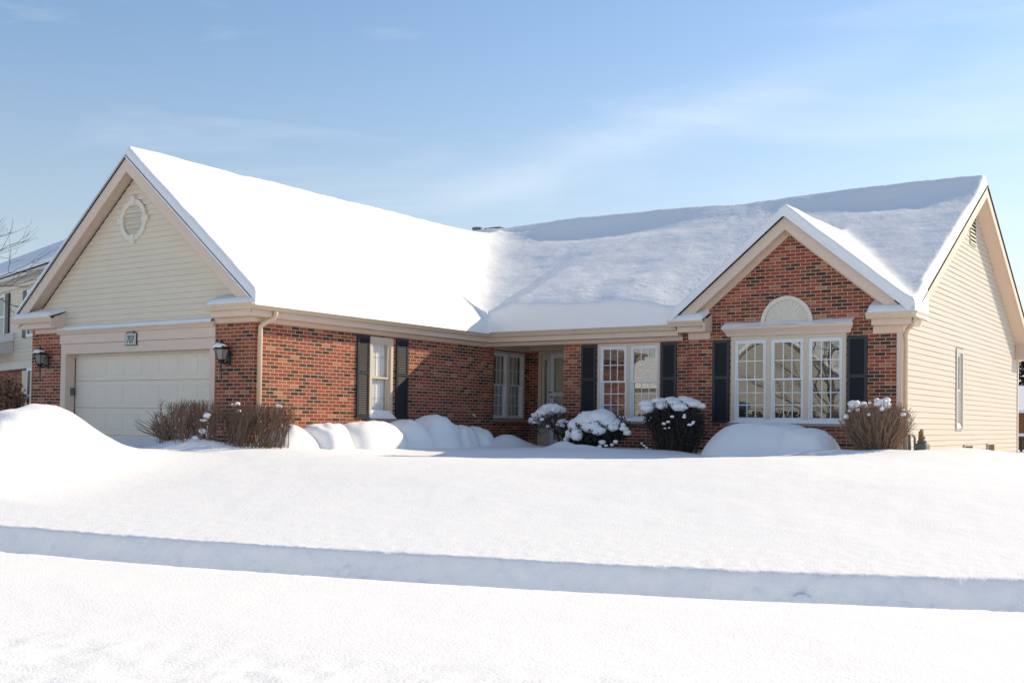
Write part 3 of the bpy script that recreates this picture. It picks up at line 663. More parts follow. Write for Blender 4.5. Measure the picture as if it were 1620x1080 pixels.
# ---- entry door behind the storm door
Fe = Frame('Y', 2.12)
mb = MB()
Fe.box(mb, 0.09, 0.18, -0.15, 0.03, -0.72, 1.72); Fe.box(mb, 1.96, 2.05, -0.15, 0.03, -0.72, 1.72); Fe.box(mb, 0.18, 1.96, -0.15, 0.03, 1.66, 1.72)
entry = mb.build('entry_surround', 'wintrim', H)
for a, b in ((0.18, 0.45), (1.42, 1.96)):
    mb = MB(); Fe.box(mb, a, a+0.06, -0.08, -0.02, -0.72, 1.66); Fe.box(mb, b-0.06, b, -0.08, -0.02, -0.72, 1.66); Fe.box(mb, a+0.06, b-0.06, -0.08, -0.02, 1.52, 1.66); Fe.box(mb, a+0.06, b-0.06, -0.08, -0.02, -0.72, 0.42); mb.build('sidelight', 'wintrim', entry)
    mb = MB(); mb.poly([Fe.p(a+0.06, -0.05, 0.42), Fe.p(b-0.06, -0.05, 0.42), Fe.p(b-0.06, -0.05, 1.52), Fe.p(a+0.06, -0.05, 1.52)]); mb.build('pane', 'clear', entry)
    mb = MB(); Fe.box(mb, a+0.06, b-0.06, -0.14, -0.13, 0.42, 1.52); mb.build('lace_curtain', 'curtain', entry)
sd = MB(); a, b = 0.45, 1.42
for p, q, r, t in ((a, a+0.10, -0.72, 1.66), (b-0.10, b, -0.72, 1.66), (a+0.10, b-0.10, 1.55, 1.66), (a+0.10, b-0.10, 0.62, 0.72), (a+0.10, b-0.10, -0.72, -0.45)): Fe.box(sd, p, q, -0.01, 0.025, r, t)
st = sd.build('storm_door', 'vinyl', H)
mb = MB()
for r, t in ((0.72, 1.55), (-0.45, 0.62)): mb.poly([Fe.p(a+0.1, 0.005, r), Fe.p(b-0.1, 0.005, r), Fe.p(b-0.1, 0.005, t), Fe.p(a+0.1, 0.005, t)])
mb.build('pane', 'clear', st)
mb = MB(); mb.tube([Fe.p(a+0.05, 0.025, 0.72), Fe.p(a+0.05, 0.07, 0.72), Fe.p(a-0.03, 0.07, 0.72)], 0.012, 6); mb.tube([Fe.p(a+0.05, 0.025, 0.60), Fe.p(a+0.05, 0.045, 0.60)], 0.02, 8); mb.build('door_handle', 'black', st)
mb = MB(); Fe.box(mb, 0.45, 1.42, -0.14, -0.09, -0.72, 1.66); dd = mb.build('front_door', 'wintrim', H)
mb = MB(); mb.tube([Fe.p(0.62, -0.09, 0.42), Fe.p(0.62, -0.06, 0.42)], 0.03, 8); mb.tube([Fe.p(0.62, -0.09, 0.72), Fe.p(0.62, -0.06, 0.72)], 0.022, 8); mb.build('door_handle', 'black', dd)
# hose tap on the shaded wing wall
mb = MB(); mb.tube([(0.0, -0.50, 0.12), (0.06, -0.50, 0.12), (0.09, -0.50, 0.07)], 0.015, 6); mb.revolve((0.05, -0.50, 0.135), [(0.03, 0), (0.03, 0.012)], 8); mb.build('hose_tap', 'vinyl', H)
# roof pipes and vent behind the ridge
mb = MB(); mb.revolve((-5.18, 6.6, 5.2), [(0.14, 0.0), (0.14, 0.70), (0.17, 0.70), (0.17, 0.76)], 10); mb.build('vent_pipe', 'greymetal', H)
mb = MB(); mb.box((-4.85, 6.5, 5.2), (-4.25, 6.9, 5.90)); rv_ = mb.build('ridge_vent_box', 'black', H)
mb = MB(); mb.blob((-4.55, 6.7, 5.90), (0.26, 0.2, 0.035), 2, 0.15); mb.build('vent_snow', 'softsnow', rv_, smooth=True)
# ---- inner floor, so that rooms stay dark below
mb = MB(); mb.box((-6.5, -6.8, ZB+0.05), (-0.21, 11.2, ZB+0.1)); mb.box((2.4, 0.25, ZB+0.05), (9.2, 11.2, ZB+0.1)); mb.box((-0.2, 2.4, ZB+0.05), (2.4, 11.2, ZB+0.1)); mb.build('room_floor', 'room', H)
mb = MB(); mb.box((2.4, 3.6, ZB+0.1), (9.2, 3.7, 2.1)); mb.box((-2.6, -6.8, ZB+0.1), (-2.5, 3.0, 1.95)); mb.build('room_wall', 'room', H)
mb = MB(); mb.box((2.4, 0.1, 1.97), (9.25, 11.2, 2.02)); mb.box((-6.5, -6.9, 1.97), (-0.25, 11.2, 2.02)); mb.build('room_ceiling', 'room', H)

# ---- snow lying on all the roofs: one height field over their plan
RM = (-6.97, 9.775, -0.42, 11.88); RW = (-7.09, 0.405, -7.455, 5.0); RB = (4.93, 9.815, -0.50, 0.44)
def lines(lo, hi, step, marks):
    s = set(np.round(np.arange(lo, hi+step/2, step), 3).tolist())
    for m_ in marks:
        for d in (0, 0.012, 0.03, 0.055, 0.09, 0.13): 
            for q in (m_-d, m_+d):
                if lo <= q <= hi: s.add(round(q, 4))
    s = sorted(s); out = [s[0]]
    for q in s[1:]:
        if q-out[-1] > 0.008 or any(abs(q-m_) < 1e-6 for m_ in marks):
            if q-out[-1] <= 0.008 and not any(abs(out[-1]-m_) < 1e-6 for m_ in marks): out[-1] = q
            else: out.append(q)
    return np.array(out)
xs = lines(-7.09, 9.815, 0.05, (-7.09, -6.97, 0.405, 4.93, 9.775, 9.815)); ys = lines(-7.455, 11.88, 0.05, (-7.455, -0.50, -0.42, 0.44, 5.0, 11.88))
X, Y = np.meshgrid(xs, ys, indexing='ij')
def inner(r): return np.minimum(np.minimum(X-r[0], r[1]-X), np.minimum(Y-r[2], r[3]-Y))
dM, dW, dB = inner(RM), inner(RW), inner(RB)
dist = np.maximum(np.maximum(dM, dW), dB)
zM = np.where(dM >= -0.02, zmain(X, Y), -9); zW = np.where((dW >= -1e-6) | ((X < 3.0) & (dM > 0) & (Y < 5.2)), zwing(X, Y), -9); zW = np.where((Y > 5.2), -9, zW)
zB = np.where((dB >= -1e-6) | ((dM >= 0) & (Y < 4)), zbump(X, Y), -9)
def vnoise(sx, sy, seed, oct=3):
    out = np.zeros_like(X)
    flat = [mnoise.fractal(Vector((a*sx+seed*13.7, b*sy+seed*5.1, seed*2.9)), 0.8, 2.1, oct) for a, b in zip(X.ravel(), Y.ravel())]
    return np.array(flat).reshape(X.shape)
def smax(a, b, k): h = np.clip(0.5+0.5*(a-b)/k, 0, 1); return b*(1-h)+a*h+k*h*(1-h)
n1_ = vnoise(0.45, 0.45, 1); n2_ = vnoise(2.2, 2.2, 2, 4)
def lse(a, b, k):
    m_ = np.maximum(a, b); return m_+k*np.log(np.exp(np.clip((a-m_)/k, -50, 0))+np.exp(np.clip((b-m_)/k, -50, 0)))
zr = lse(lse(zM, zW, 0.24), zB, 0.08)
zr = np.where(zr < -1, np.maximum(np.maximum(zM, zW), zB), zr)
T = 0.21+0.035*n1_
# front slope of the main roof: banked at the eave, crested at the ridge
onmain = (zM > zW+0.05) & (zM > zB+0.05) & (Y < RIDGE)
yl = Y+0.42
amp = 0.10+0.90*np.abs(np.sin((X+3.6)/7.6*math.pi+0.05*np.sin(X*2.3)))**0.8
crest = amp*(0.09*np.exp(-((Y-RIDGE)/0.45)**2)-0.085*np.exp(-((Y-RIDGE+1.0)/0.65)**2))+0.03*(1-amp)*np.exp(-((Y-RIDGE+1.6)/0.7)**2)
bank_ = 0.06+0.27*np.clip((5.3-X)/1.8, 0, 1)*np.clip((X-0.1)/0.9, 0.25, 1)*(0.9+0.10*np.sin(X*1.4+0.6)+0.12*n1_)
body = np.where(yl < 0.3, bank_, bank_*np.clip(1-(yl-0.3)/4.6, 0, 1)**1.15)
wmask = 1/(1+np.exp(-(zM-np.maximum(zW, zB)-0.10)/0.13))*np.where(Y < RIDGE+1.5, 1, 0)
jit = np.random.default_rng(4).normal(0, 1, X.shape)
T = T+wmask*(crest+body)+0.012*n2_+jit*(0.0012+0.0012*wmask)
# rounding at the edges; deeper and steeper over eaves, thin at rakes
rr = 0.13
e = np.sqrt(np.clip(1-(1-np.clip(dist/rr, 0, 1))**2, 0, 1))
Z = zr+np.where(dist > 0, T*e, 0.0)+0.004
zraw = np.maximum(np.maximum(np.where(dM >= -1e-6, zmain(X, Y), -9), np.where(dW >= -1e-6, zwing(X, Y), -9)), np.where((dB >= -1e-6), zbump(X, Y), -9))
hb = np.clip(dist/0.06, 0, 1); Z = np.where(zraw > -5, (zraw-0.015)*(1-hb)+Z*hb, Z)
Z = np.where(dist < 1e-6, zraw-0.03, Z)
idx = -np.ones(X.shape, int); vs_, fs_ = [], []
xc = (X[:-1, :-1]+X[1:, 1:])/2; yc = (Y[:-1, :-1]+Y[1:, 1:])/2
def inr(r): return (xc > r[0]) & (xc < r[1]) & (yc > r[2]) & (yc < r[3])
keep = inr(RM) | inr(RW) | inr(RB)
for i, j in zip(*np.nonzero(keep)):
    q = []
    for a, b in ((i, j), (i+1, j), (i+1, j+1), (i, j+1)):
        if idx[a, b] < 0: idx[a, b] = len(vs_); vs_.append((X[a, b], Y[a, b], Z[a, b]))
        q.append(int(idx[a, b]))
    fs_.append(tuple(q))
mb = MB(); mb.v = vs_; mb.f = fs_; mb.build('roof_snow', 'roofsnow', H, smooth=True)
# snow on the small return roofs
def ret_snow(x0, x1, yf, yb, zf, zb_, h, mitre_l=0, mitre_r=0, seed=1):
    mb = MB(); n, m = 26, 8
    for i in range(n+1):
        for j in range(m+1):
            q = j/m; xa = x0+mitre_l*q; xb = x1-mitre_r*q; t = i/n; x = xa+(xb-xa)*t; y = yf+(yb-yf)*q
            e = min(1, min(t, 1-t)*(x1-x0)/0.07, (q+0.0)*abs(yb-yf)/0.06); e = math.sqrt(max(0, 1-(1-e)**2))
            mb.v.append((x, y, zf+(zb_-zf)*q+h*e*(1+0.3*mnoise.noise(Vector((x*2.2, y*2, seed))))))
    for i in range(n):
        for j in range(m): a = i*(m+1)+j; mb.f.append((a, a+m+1, a+m+2, a+1))
    mb.build('return_snow', 'softsnow', H, smooth=True)
ret_snow(-0.84, 0.39, -7.51, -7.13, 2.012, 2.15, 0.085, 0, 0.34, 1); ret_snow(-7.05, -5.64, -7.51, -7.13, 2.012, 2.15, 0.085, 0.34, 0, 2)
ret_snow(4.92, 5.66, -0.50, -0.12, 2.068, 2.24, 0.10, 0.1, 0, 3); ret_snow(8.92, 9.80, -0.50, -0.12, 2.068, 2.24, 0.10, 0, 0.3, 4)
# ================================================================== GROUND
AL = math.atan(0.315); TV = (math.cos(AL), math.sin(AL)); NV = (-math.sin(AL), math.cos(AL)); P0 = (5.37, -14.96)
def ts(x, y): return (x-P0[0])*TV[0]+(y-P0[1])*TV[1], (x-P0[0])*NV[0]+(y-P0[1])*NV[1]
def xy(t, s): return P0[0]+t*TV[0]+s*NV[0], P0[1]+t*TV[1]+s*NV[1]
def bulge(t): return -0.34*np.clip(1-((t-4.3)/4.3)**2, -0.4, 1)
CP = [(2.2,-8.1,-.545),(4.0,-7.2,-.585),(5.7,-5.6,-.585),(2.6,-5.6,-.655),(8.6,-5.4,-.49),(9.2,-3.9,-.50),(10.1,-1.6,-.42),(7.4,-4.6,-.55),
      (3.1,-1.0,-.52),(3.8,-1.3,-.50),(5.4,-1.2,-.57),(7.4,-1.2,-.60),(9.2,-1.2,-.50),(1.5,-1.5,-.56),(1.1,-4.6,-.54),(0.9,-7.0,-.50),(2.4,-4.6,-.585),(2.3,-2.8,-.57),(4.2,-3.4,-.56),
      (-.3,-8.4,-.51),(-3.5,-7.6,-.46),(-6,-7.8,-.5),(-3,-10,-.66),(-7,-12,-.85),(9.6,2.5,-.58),(9.6,5.5,-.60),(9.6,10.6,-.67),(10.9,3.3,-.50),(11.6,0.3,-.47),(13,5,-.55),(12,12,-.7),(12.5,-3.5,-.58),
      (16,-3,-.7),(20,-2,-.8),(20,8,-.8),(-10,-7,-.8),(-12,0,-.9),(-14,-10,-1.0),(-20,5,-1),(0,20,-.9),(15,25,-.9),(-20,30,-1),(30,30,-1),(40,0,-1),(-40,0,-1.1),(-40,40,-1.1),(40,60,-1.1),(0,60,-1.1)]
for t in (-30, -20, -12, -8, -5, -2, 0, 2, 4, 6, 8, 10, 12, 15, 20, 30):
    for s, z in ((1.2, -1.19), (2.2, -1.10), (3.4, -0.985)):
        x, y = xy(t, s+float(bulge(np.array(t)))); CP.append((x, y, z if -6 < t else z+0.1))
CP = np.array(CP, float)
def U_(r2): return np.where(r2 > 1e-12, 0.5*r2*np.log(np.maximum(r2, 1e-12)), 0)
nC = len(CP); d2 = ((CP[:, None, :2]-CP[None, :, :2])**2).sum(2)
A = np.zeros((nC+3, nC+3)); A[:nC, :nC] = U_(d2)+np.eye(nC)*0.15; A[:nC, nC] = 1; A[:nC, nC+1:] = CP[:, :2]; A[nC, :nC] = 1; A[nC+1:, :nC] = CP[:, :2].T
W_ = np.linalg.solve(A, np.concatenate([CP[:, 2], np.zeros(3)]))
def lawn(x, y):
    x = np.asarray(x, float); y = np.asarray(y, float); sh = x.shape; x = x.ravel(); y = y.ravel(); out = W_[nC]+W_[nC+1]*x+W_[nC+2]*y
    for k in range(nC): out = out+W_[k]*U_((x-CP[k, 0])**2+(y-CP[k, 1])**2)
    return np.clip(out, -1.6, -0.3).reshape(sh)
def gz1(x, y): return float(lawn(np.array([x]), np.array([y]))[0])
def nz(x, y, sc_, seed, oct=3): return np.array([mnoise.fractal(Vector((a*sc_, b*sc_, seed)), 0.9, 2.0, oct) for a, b in zip(x.ravel(), y.ravel())]).reshape(x.shape)
def axis(*segs):
    out = []
    for a, b, st in segs: out += list(np.arange(a, b-1e-9, st))
    out.append(segs[-1][1]); return np.array(out)
tt = axis((-900, -100, 80), (-100, -30, 7), (-30, -6, 0.6), (-6, 12, 0.035), (14, 30, 0.8), (30, 100, 7), (100, 900, 80))
ss = axis((-900, -80, 82), (-80, -12, 4), (-12, -4, 0.5), (-4, -0.6, 0.06), (-0.6, -0.06, 0.06), (-0.06, 0.06, 0.015), (0.06, 0.95, 0.06), (0.95, 1.2, 0.014), (1.2, 1.4, 0.05), (1.4, 3, 0.06), (3, 22, 0.14), (22, 60, 2), (60, 100, 8), (100, 1500, 140))
Tt, Ss = np.meshgrid(tt, ss, indexing='ij'); near = (np.abs(Tt-4) < 26) & (np.abs(Ss-5) < 22)
bl = np.where(np.abs(Tt) < 40, bulge(np.clip(Tt, -5, 16)), bulge(np.array(-5.0)))
Gx = P0[0]+Tt*TV[0]+(Ss+bl)*NV[0]; Gy = P0[1]+Tt*TV[1]+(Ss+bl)*NV[1]
lz = lawn(Gx, Gy)
nfull = np.zeros_like(Gx); nf2 = np.zeros_like(Gx); nf3 = np.zeros_like(Gx)
nfull[near] = nz(Gx[near], Gy[near], 0.55, 1.0); nf2[near] = nz(Gx[near], Gy[near], 2.6, 2.0)
m3 = near & (Ss > -4) & (Ss < 2.2); nf3[m3] = nz(Gx[m3], Gy[m3], 9.0, 3.0, 4)
smooth = lambda a, b, x: (lambda q: q*q*(3-2*q))(np.clip((x-a)/(b-a), 0, 1))
nf5 = np.zeros_like(Gx); m5 = near & (Ss > 0.7) & (Ss < 1.8); nf5[m5] = nz(Gx[m5], Gy[m5], 24.0, 7.0, 3)
edge = nf2*0.018+nf3*0.010+0.03*nfull
sE = Ss+edge
fl = -1.55+0.02*nf2
nearz = -1.25+0.008*nfull-0.06*smooth(-2.6, -5.5, Ss)+smooth(-2.2, -3.2, Ss)*(0.012*nf2+0.016*np.minimum(nf3, 0.1))
bank = 1.19+0.025*nf2+0.016*nf3+0.014*nf5+0.03*nfull
Gz = nearz+(fl-nearz)*smooth(-0.06, 0.10, sE)
f2 = smooth(0.0, 1.0, (Ss-(bank-0.16-0.07*np.abs(nf2)))/(0.16+0.07*np.abs(nf2)))
Gz = np.where(Ss > 0.5, fl+0.06*smooth(0.7, 1.0, Ss)+(lz-fl-0.06*smooth(0.7, 1.0, Ss))*np.clip(f2, 0, 1), Gz)
wl = smooth(1.4, 3.5, Ss)
Gz = Gz+wl*(0.014*nfull+0.004*nf2)+np.where((Ss > 1.1), 0.004*nf3+0.010*nf5*smooth(1.75, 1.2, Ss), 0.0)
# trampled, shovelled snow by the wing and on the drive
tr_ = np.exp(-(((Gx-2.0)/1.1)**2+((Gy+6.4)/0.8)**2))+np.exp(-(((Gx+2.4)/2.6)**2+((Gy+8.6)/1.2)**2))
nf4 = np.zeros_like(Gx); m4 = (tr_ > 0.05) & near; nf4[m4] = nz(Gx[m4], Gy[m4], 6.0, 5.0, 4)
Gz = Gz+tr_*0.055*nf4
def hump(cx, cy, rx, ry, h): return h*np.exp(-(((Gx-cx)/rx)**2+((Gy-cy)/ry)**2))
Gz = Gz+hump(1.35, -1.05, 0.45, 0.5, 0.27)+hump(3.3, -1.9, 0.3, 0.22, 0.14)+hump(3.9, -2.05, 0.35, 0.2, 0.07)+hump(0.15, -8.6, 0.8, 0.5, 0.16)+hump(8.75, -2.2, 0.6, 0.35, 0.10)+hump(9.55, -1.75, 0.55, 0.4, 0.07)+hump(10.6, -0.6, 0.9, 0.7, 0.08)+hump(5.45, -1.5, 0.5, 0.35, 0.05)
nS = len(ss); vs_ = np.stack([Gx, Gy, Gz], -1).reshape(-1, 3)
ii, jj = np.meshgrid(np.arange(len(tt)-1), np.arange(nS-1), indexing='ij'); a = (ii*nS+jj).ravel()
faces = np.stack([a, a+nS, a+nS+1, a+1], -1)
me = bpy.data.meshes.new('snow_ground'); me.from_pydata(vs_.tolist(), [], faces.tolist()); me.polygons.foreach_set('use_smooth', [True]*len(me.polygons)); me.materials.append(M['snow'])
go = bpy.data.objects.new('snow_ground', me); sc.collection.objects.link(go); go['kind'] = 'structure'

# ---- shovelled pile by the drive
def patch(name, cx, cy, rx, ry, fn, n, label, cat, mat='snow', group=None):
    mb = MB(); xs_ = np.linspace(cx-rx, cx+rx, n); ys_ = np.linspace(cy-ry, cy+ry, n); PX, PY = np.meshgrid(xs_, ys_, indexing='ij')
    base = lawn(PX, PY); B = fn(PX, PY); PZ = base-0.014+B
    mb.v = np.stack([PX, PY, PZ], -1).reshape(-1, 3).tolist()
    for i in range(n-1):
        for j in range(n-1):
            if max(B[i, j], B[i+1, j], B[i+1, j+1], B[i, j+1]) > 0.008: k = i*n+j; mb.f.append((k, k+n, k+n+1, k+1))
    return mb.build(name, mat, None, label, True, 0, cat, group)
def pile(x, y):
    a = math.radians(22); dx, dy = x-0.55, y+11.55; u = dx*math.cos(a)+dy*math.sin(a); v = -dx*math.sin(a)+dy*math.cos(a)
    u = np.where(u < 0, u/1.9, u/0.66)
    w = np.where(v < 0, v/1.9, v/1.15); h = 0.80*np.exp(-(u*u+w*w)*0.95)+0.20*np.exp(-(u*u*0.22+w*w*0.30)); h = h*np.clip((ts(x, y)[1]-1.3)/1.2, 0, 1)**2
    return h*(1+0.07*nz(x, y, 0.9, 4.0)+0.05*nz(x, y, 2.6, 6.0))
patch('snow_pile', -0.4, -11.6, 6.5, 5.0, pile, 150, 'tall smooth pile of shovelled snow in front of the garage drive', 'snow pile')

# ---- snow covered shrubs along the wing wall
def mound(x, y, top, rx, ry, seed, label, group, name='snow_mound', amp=0.26):
    zb = gz1(x, y)-0.12; mb = MB(); n, m = 44, 22
    for i in range(m+1):
        q = i/m
        for j in range(n):
            ph = 2*math.pi*j/n; c = abs(math.cos(ph))**2.6+abs(math.sin(ph))**2.6; c = c**(-1/2.6)
            rad = math.sin(q*math.pi/2)**0.9; h = (1-q**2.25)
            k = 1+amp*mnoise.noise(Vector((math.cos(ph)*1.3, math.sin(ph)*1.3, q*1.5+seed*3.3)))
            flare = 1+0.10*q**6
            mb.v.append((x+rx*rad*k*c*math.cos(ph)*flare, y+ry*rad*k*c*math.sin(ph)*flare, zb+(top-zb)*h*(1+0.06*mnoise.noise(Vector((math.cos(ph)*rad*1.7, math.sin(ph)*rad*1.7, seed*1.9)))+0.06*mnoise.noise(Vector((math.cos(ph)*rad*3.6, math.sin(ph)*rad*4.1, seed))))))
    for i in range(m):
        for j in range(n):
            e = (j+1) % n; mb.f.append((i*n+j, (i+1)*n+j, (i+1)*n+e, i*n+e))
    return mb.build(name, 'softsnow', None, label, True, 0, 'snow mound', group)
G1 = 'snow covered shrubs along the brick wing'
for x, y, top, rx, ry, lb in ((0.85, -7.05, -0.13, 0.50, 0.42, 'low snow mound behind the twigs of the brown shrub at the downspout corner'),
        (0.92, -6.20, -0.09, 0.52, 0.48, 'rounded sunlit snow mound between the brown shrub corner and the long flat mound'),
        (0.92, -5.05, -0.05, 0.55, 0.78, 'longest flat-topped snow mound, sunlit, below the first shutter of the wing window'),
        (0.88, -3.92, -0.02, 0.50, 0.47, 'shaded snow mound right below the snowy sill of the wing window'),
        (0.90, -3.02, 0.08, 0.52, 0.52, 'tallest pointed snow mound of the row, in the shade of the brick wing'),
        (0.90, -2.25, -0.10, 0.46, 0.40, 'second smallest snow mound toward the porch, in shade'),
        (0.86, -1.58, -0.15, 0.44, 0.38, 'smallest snow mound of the row, nearest the porch window')):
    mound(x, y, top, rx, ry, y, lb, G1)
mound(7.25, -1.08, 0.03, 1.22, 0.62, 2.2, 'long low heap of snow over buried shrubs below the triple window', None, 'snow_heap', 0.16)
mound(8.1, -1.25, -0.06, 0.62, 0.5, 5.2, 'rounded drooping end of snow beside the tan clipped shrub', None, 'snow_heap', 0.2)

# ================================================================== SHRUBS
rnd = random.Random(11)
def branch(mb, p, q, r0, r1, wob, n=4, sides=4, sag=0.0):
    p, q = Vector(p), Vector(q); pts = []; L_ = (q-p).length
    for i in range(n+1):
        t = i/n; w = wob*L_*math.sin(math.pi*t)
        pts.append(p.lerp(q, t)+Vector((rnd.uniform(-w, w), rnd.uniform(-w, w), rnd.uniform(-w, w)*0.5+sag*L_*math.sin(math.pi*t))))
    mb.tube(pts, [r0+(r1-r0)*i/n for i in range(n+1)], sides, cap=False); return pts
def fan_shrub(mb, base, stems, top_fn, spread, r=0.009, twigs=3, tw_len=0.16, sides=3):
    """stems fan out from a narrow foot to a clipped outline; side twigs toward the tips"""
    bx, by, bz = base
    for k in range(stems):
        a = rnd.uniform(0, 2*math.pi); q = math.sqrt(rnd.random())
        fx, fy = q*math.cos(a), q*math.sin(a); tip = top_fn(fx, fy)
        foot = (bx+fx*spread*rnd.uniform(0.6, 1.1), by+fy*spread*rnd.uniform(0.6, 1.1), bz-0.05)
        pts = branch(mb, foot, tip, r*rnd.uniform(0.7, 1.2), r*0.45, 0.05, 5, sides, 0.04)
        for j in range(twigs):
            i = rnd.choice((2, 3, 3, 4, 4)); p = pts[i]; d = (Vector(tip)-Vector(foot)).normalized()
            e = p+(d+Vector((rnd.uniform(-.8, .8), rnd.uniform(-.8, .8), rnd.uniform(-.2, .5)))).normalized()*tw_len*rnd.uniform(0.5, 1.2)
            branch(mb, p, e, r*0.5, r*0.3, 0.08, 2, 3)
def caps(own, pts, r0, r1, seed, flat=0.7, n=9):
    for i, p in enumerate(pts):
        mb = MB(); r = rnd.uniform(r0, r1); mb.blob(p, (r*rnd.uniform(0.9, 1.3), r*rnd.uniform(0.9, 1.3), r*flat*rnd.uniform(0.8, 1.2)), seed+i*0.37, 0.35, n+2, 7, 2.0); mb.build('snow_clump', 'softsnow', own, smooth=True)
# two bare brown shrubs before the garage pier
def shr(name, loc, label, group=None): return thing(name, loc, label, 'shrub', group)
gb = gz1(-0.3, -8.4)
s = shr('bare_shrub', (-0.15, -8.45, gb), 'leaning bare brown shrub in front of the garage door, thin on one side', 'bare shrubs by the garage')
mb = MB()
def top1(fx, fy): return (-0.10+fx*0.76-0.05*abs(fy), -8.45+fy*0.45, -0.02+0.27*(1-max(0, -fx-0.1)**1.5*1.3)+rnd.uniform(-0.22, 0.06)-0.10*(fx < -0.5))
fan_shrub(mb, (0.05, -8.5, gb), 210, top1, 0.52, 0.0064, 11, 0.15)
for k in range(16): branch(mb, (0.0+rnd.uniform(-.1, .1), -8.55, gb-0.03), (-0.75+rnd.uniform(-.3, .3), -8.6+rnd.uniform(-.3, .3), gb+rnd.uniform(0.25, 0.6)), 0.014, 0.004, 0.06, 5, 4)
mb.build('branches', 'twig', s)
caps(s, [(0.46, -8.5, 0.02), (0.43, -8.55, -0.06), (0.36, -8.5, -0.24), (0.30, -8.6, -0.36), (0.24, -8.55, -0.42)], 0.035, 0.065, 3)
gb = gz1(0.95, -7.75)
s = shr('bare_shrub', (0.95, -7.85, gb), 'square clipped bare brown shrub against the lit brick by the downspout', 'bare shrubs by the garage')
mb = MB()
def top2(fx, fy): return (0.96+fx*0.80, -7.85+fy*0.42, 0.22+rnd.uniform(-0.22, 0.05)-0.06*fx*fx)
fan_shrub(mb, (0.95, -7.9, gb), 220, top2, 0.60, 0.0064, 11, 0.14); mb.build('branches', 'twig', s)
caps(s, [(0.45, -7.95, 0.21), (0.51, -7.9, 0.22), (1.44, -7.85, 0.20), (1.50, -7.85, 0.19), (0.66, -8.0, 0.10)], 0.03, 0.055, 9)
# shrub at the porch: sparse, snow on its leaning head
gb = gz1(3.0, -1.0)
s = shr('snowy_shrub', (2.75, -1.0, gb), 'sparse dark shrub by the porch with a tilted cap of snow on top')
mb = MB()
for k in range(14): branch(mb, (2.95+rnd.uniform(-.12, .12), -1.05+rnd.uniform(-.1, .1), gb-0.05), (2.05+rnd.random()*0.75, -1.0+rnd.uniform(-.3, .3), 0.0+rnd.uniform(-0.05, 0.20)), 0.016, 0.006, 0.10, 5, 4)
for k in range(12): branch(mb, (2.95+rnd.uniform(-.12, .12), -1.05+rnd.uniform(-.1, .1), gb-0.05), (2.8+rnd.random()*0.5, -1.0+rnd.uniform(-.3, .3), rnd.uniform(-0.25, 0.03)), 0.014, 0.005, 0.10, 5, 4)
for k in range(420):
    x = 2.0+rnd.random()*0.95; z0_ = -0.08+0.30*((x-1.95)/0.6 if x < 2.5 else 1-(x-2.5)/1.5)
    p = Vector((x, -1.0+rnd.uniform(-.32, .32), z0_-rnd.random()**1.5*0.30)); branch(mb, p, p+Vector((rnd.uniform(-.12, .12), rnd.uniform(-.1, .1), rnd.uniform(-.06, .12))), 0.006, 0.003, 0.1, 2, 3)
for k in range(160):
    p = Vector((2.75+rnd.random()*0.4, -1.05+rnd.uniform(-.25, .25), -0.30+rnd.random()*0.32)); branch(mb, p, p+Vector((rnd.uniform(-.1, .1), rnd.uniform(-.1, .1), rnd.uniform(-.06, .12))), 0.006, 0.003, 0.1, 2, 3)
mb.build('branches', 'dark_twig', s)
mb = MB()
for x, z, r in ((2.08, 0.03, 0.10), (2.18, 0.12, 0.13), (2.30, 0.20, 0.15), (2.43, 0.25, 0.16), (2.55, 0.26, 0.14), (2.64, 0.24, 0.10)): mb.blob((x, -1.02+rnd.uniform(-.05, .05), z), (r*1.15, 0.26, r*0.75), x*3, 0.35, 16, 10, 2.2)
caps(s, [(2.82, -1.2, 0.0), (2.90, -1.2, 0.04), (2.98, -1.2, 0.0), (2.75, -1.2, -0.06), (2.86, -1.2, -0.08), (3.02, -1.15, -0.06), (1.98, -1.05, -0.02), (2.2, -1.25, -0.02), (2.4, -1.28, 0.04), (2.55, -1.28, -0.10), (2.02, -1.1, -0.04)], 0.03, 0.075, 20)
mb.build('snow_cap', 'softsnow', s, smooth=True)
# low evergreen buried under a snow blanket
gb = gz1(3.75, -1.35)
def leafy(mb, c, r, n, lw=0.03, ll=0.06, shell=0.55):
    for k in range(n):
        d = Vector((rnd.gauss(0, 1), rnd.gauss(0, 1), rnd.gauss(0, 1))).normalized()*(shell+(1-shell)*rnd.random())
        p = Vector((c[0]+d.x*r[0], c[1]+d.y*r[1], c[2]+d.z*r[2])); a = Vector((rnd.gauss(0, 1), rnd.gauss(0, 1), rnd.gauss(0, 1))).normalized(); b = a.orthogonal().normalized()
        mb.poly([p-b*lw*0.5, p+a*ll*0.5, p+b*lw*0.5, p-a*ll*0.5])
s = shr('snow_blanketed_shrub', (3.75, -1.35, gb), 'low dark evergreen almost buried under one thick blanket of snow below the double window')
mb = MB(); leafy(mb, (3.75, -1.32, -0.20), (0.60, 0.50, 0.32), 3600); leafy(mb, (4.2, -1.2, -0.12), (0.24, 0.3, 0.26), 700); leafy(mb, (3.3, -1.3, -0.25), (0.22, 0.3, 0.22), 500)
for k in range(60): branch(mb, (3.75+rnd.uniform(-.3, .3), -1.3, gb-0.03), (3.75+rnd.uniform(-.65, .65), -1.35+rnd.uniform(-.4, .3), -0.3+rnd.random()*0.4), 0.012, 0.004, 0.1, 4, 3)
mb.build('foliage', 'leaf', s)
mb = MB()
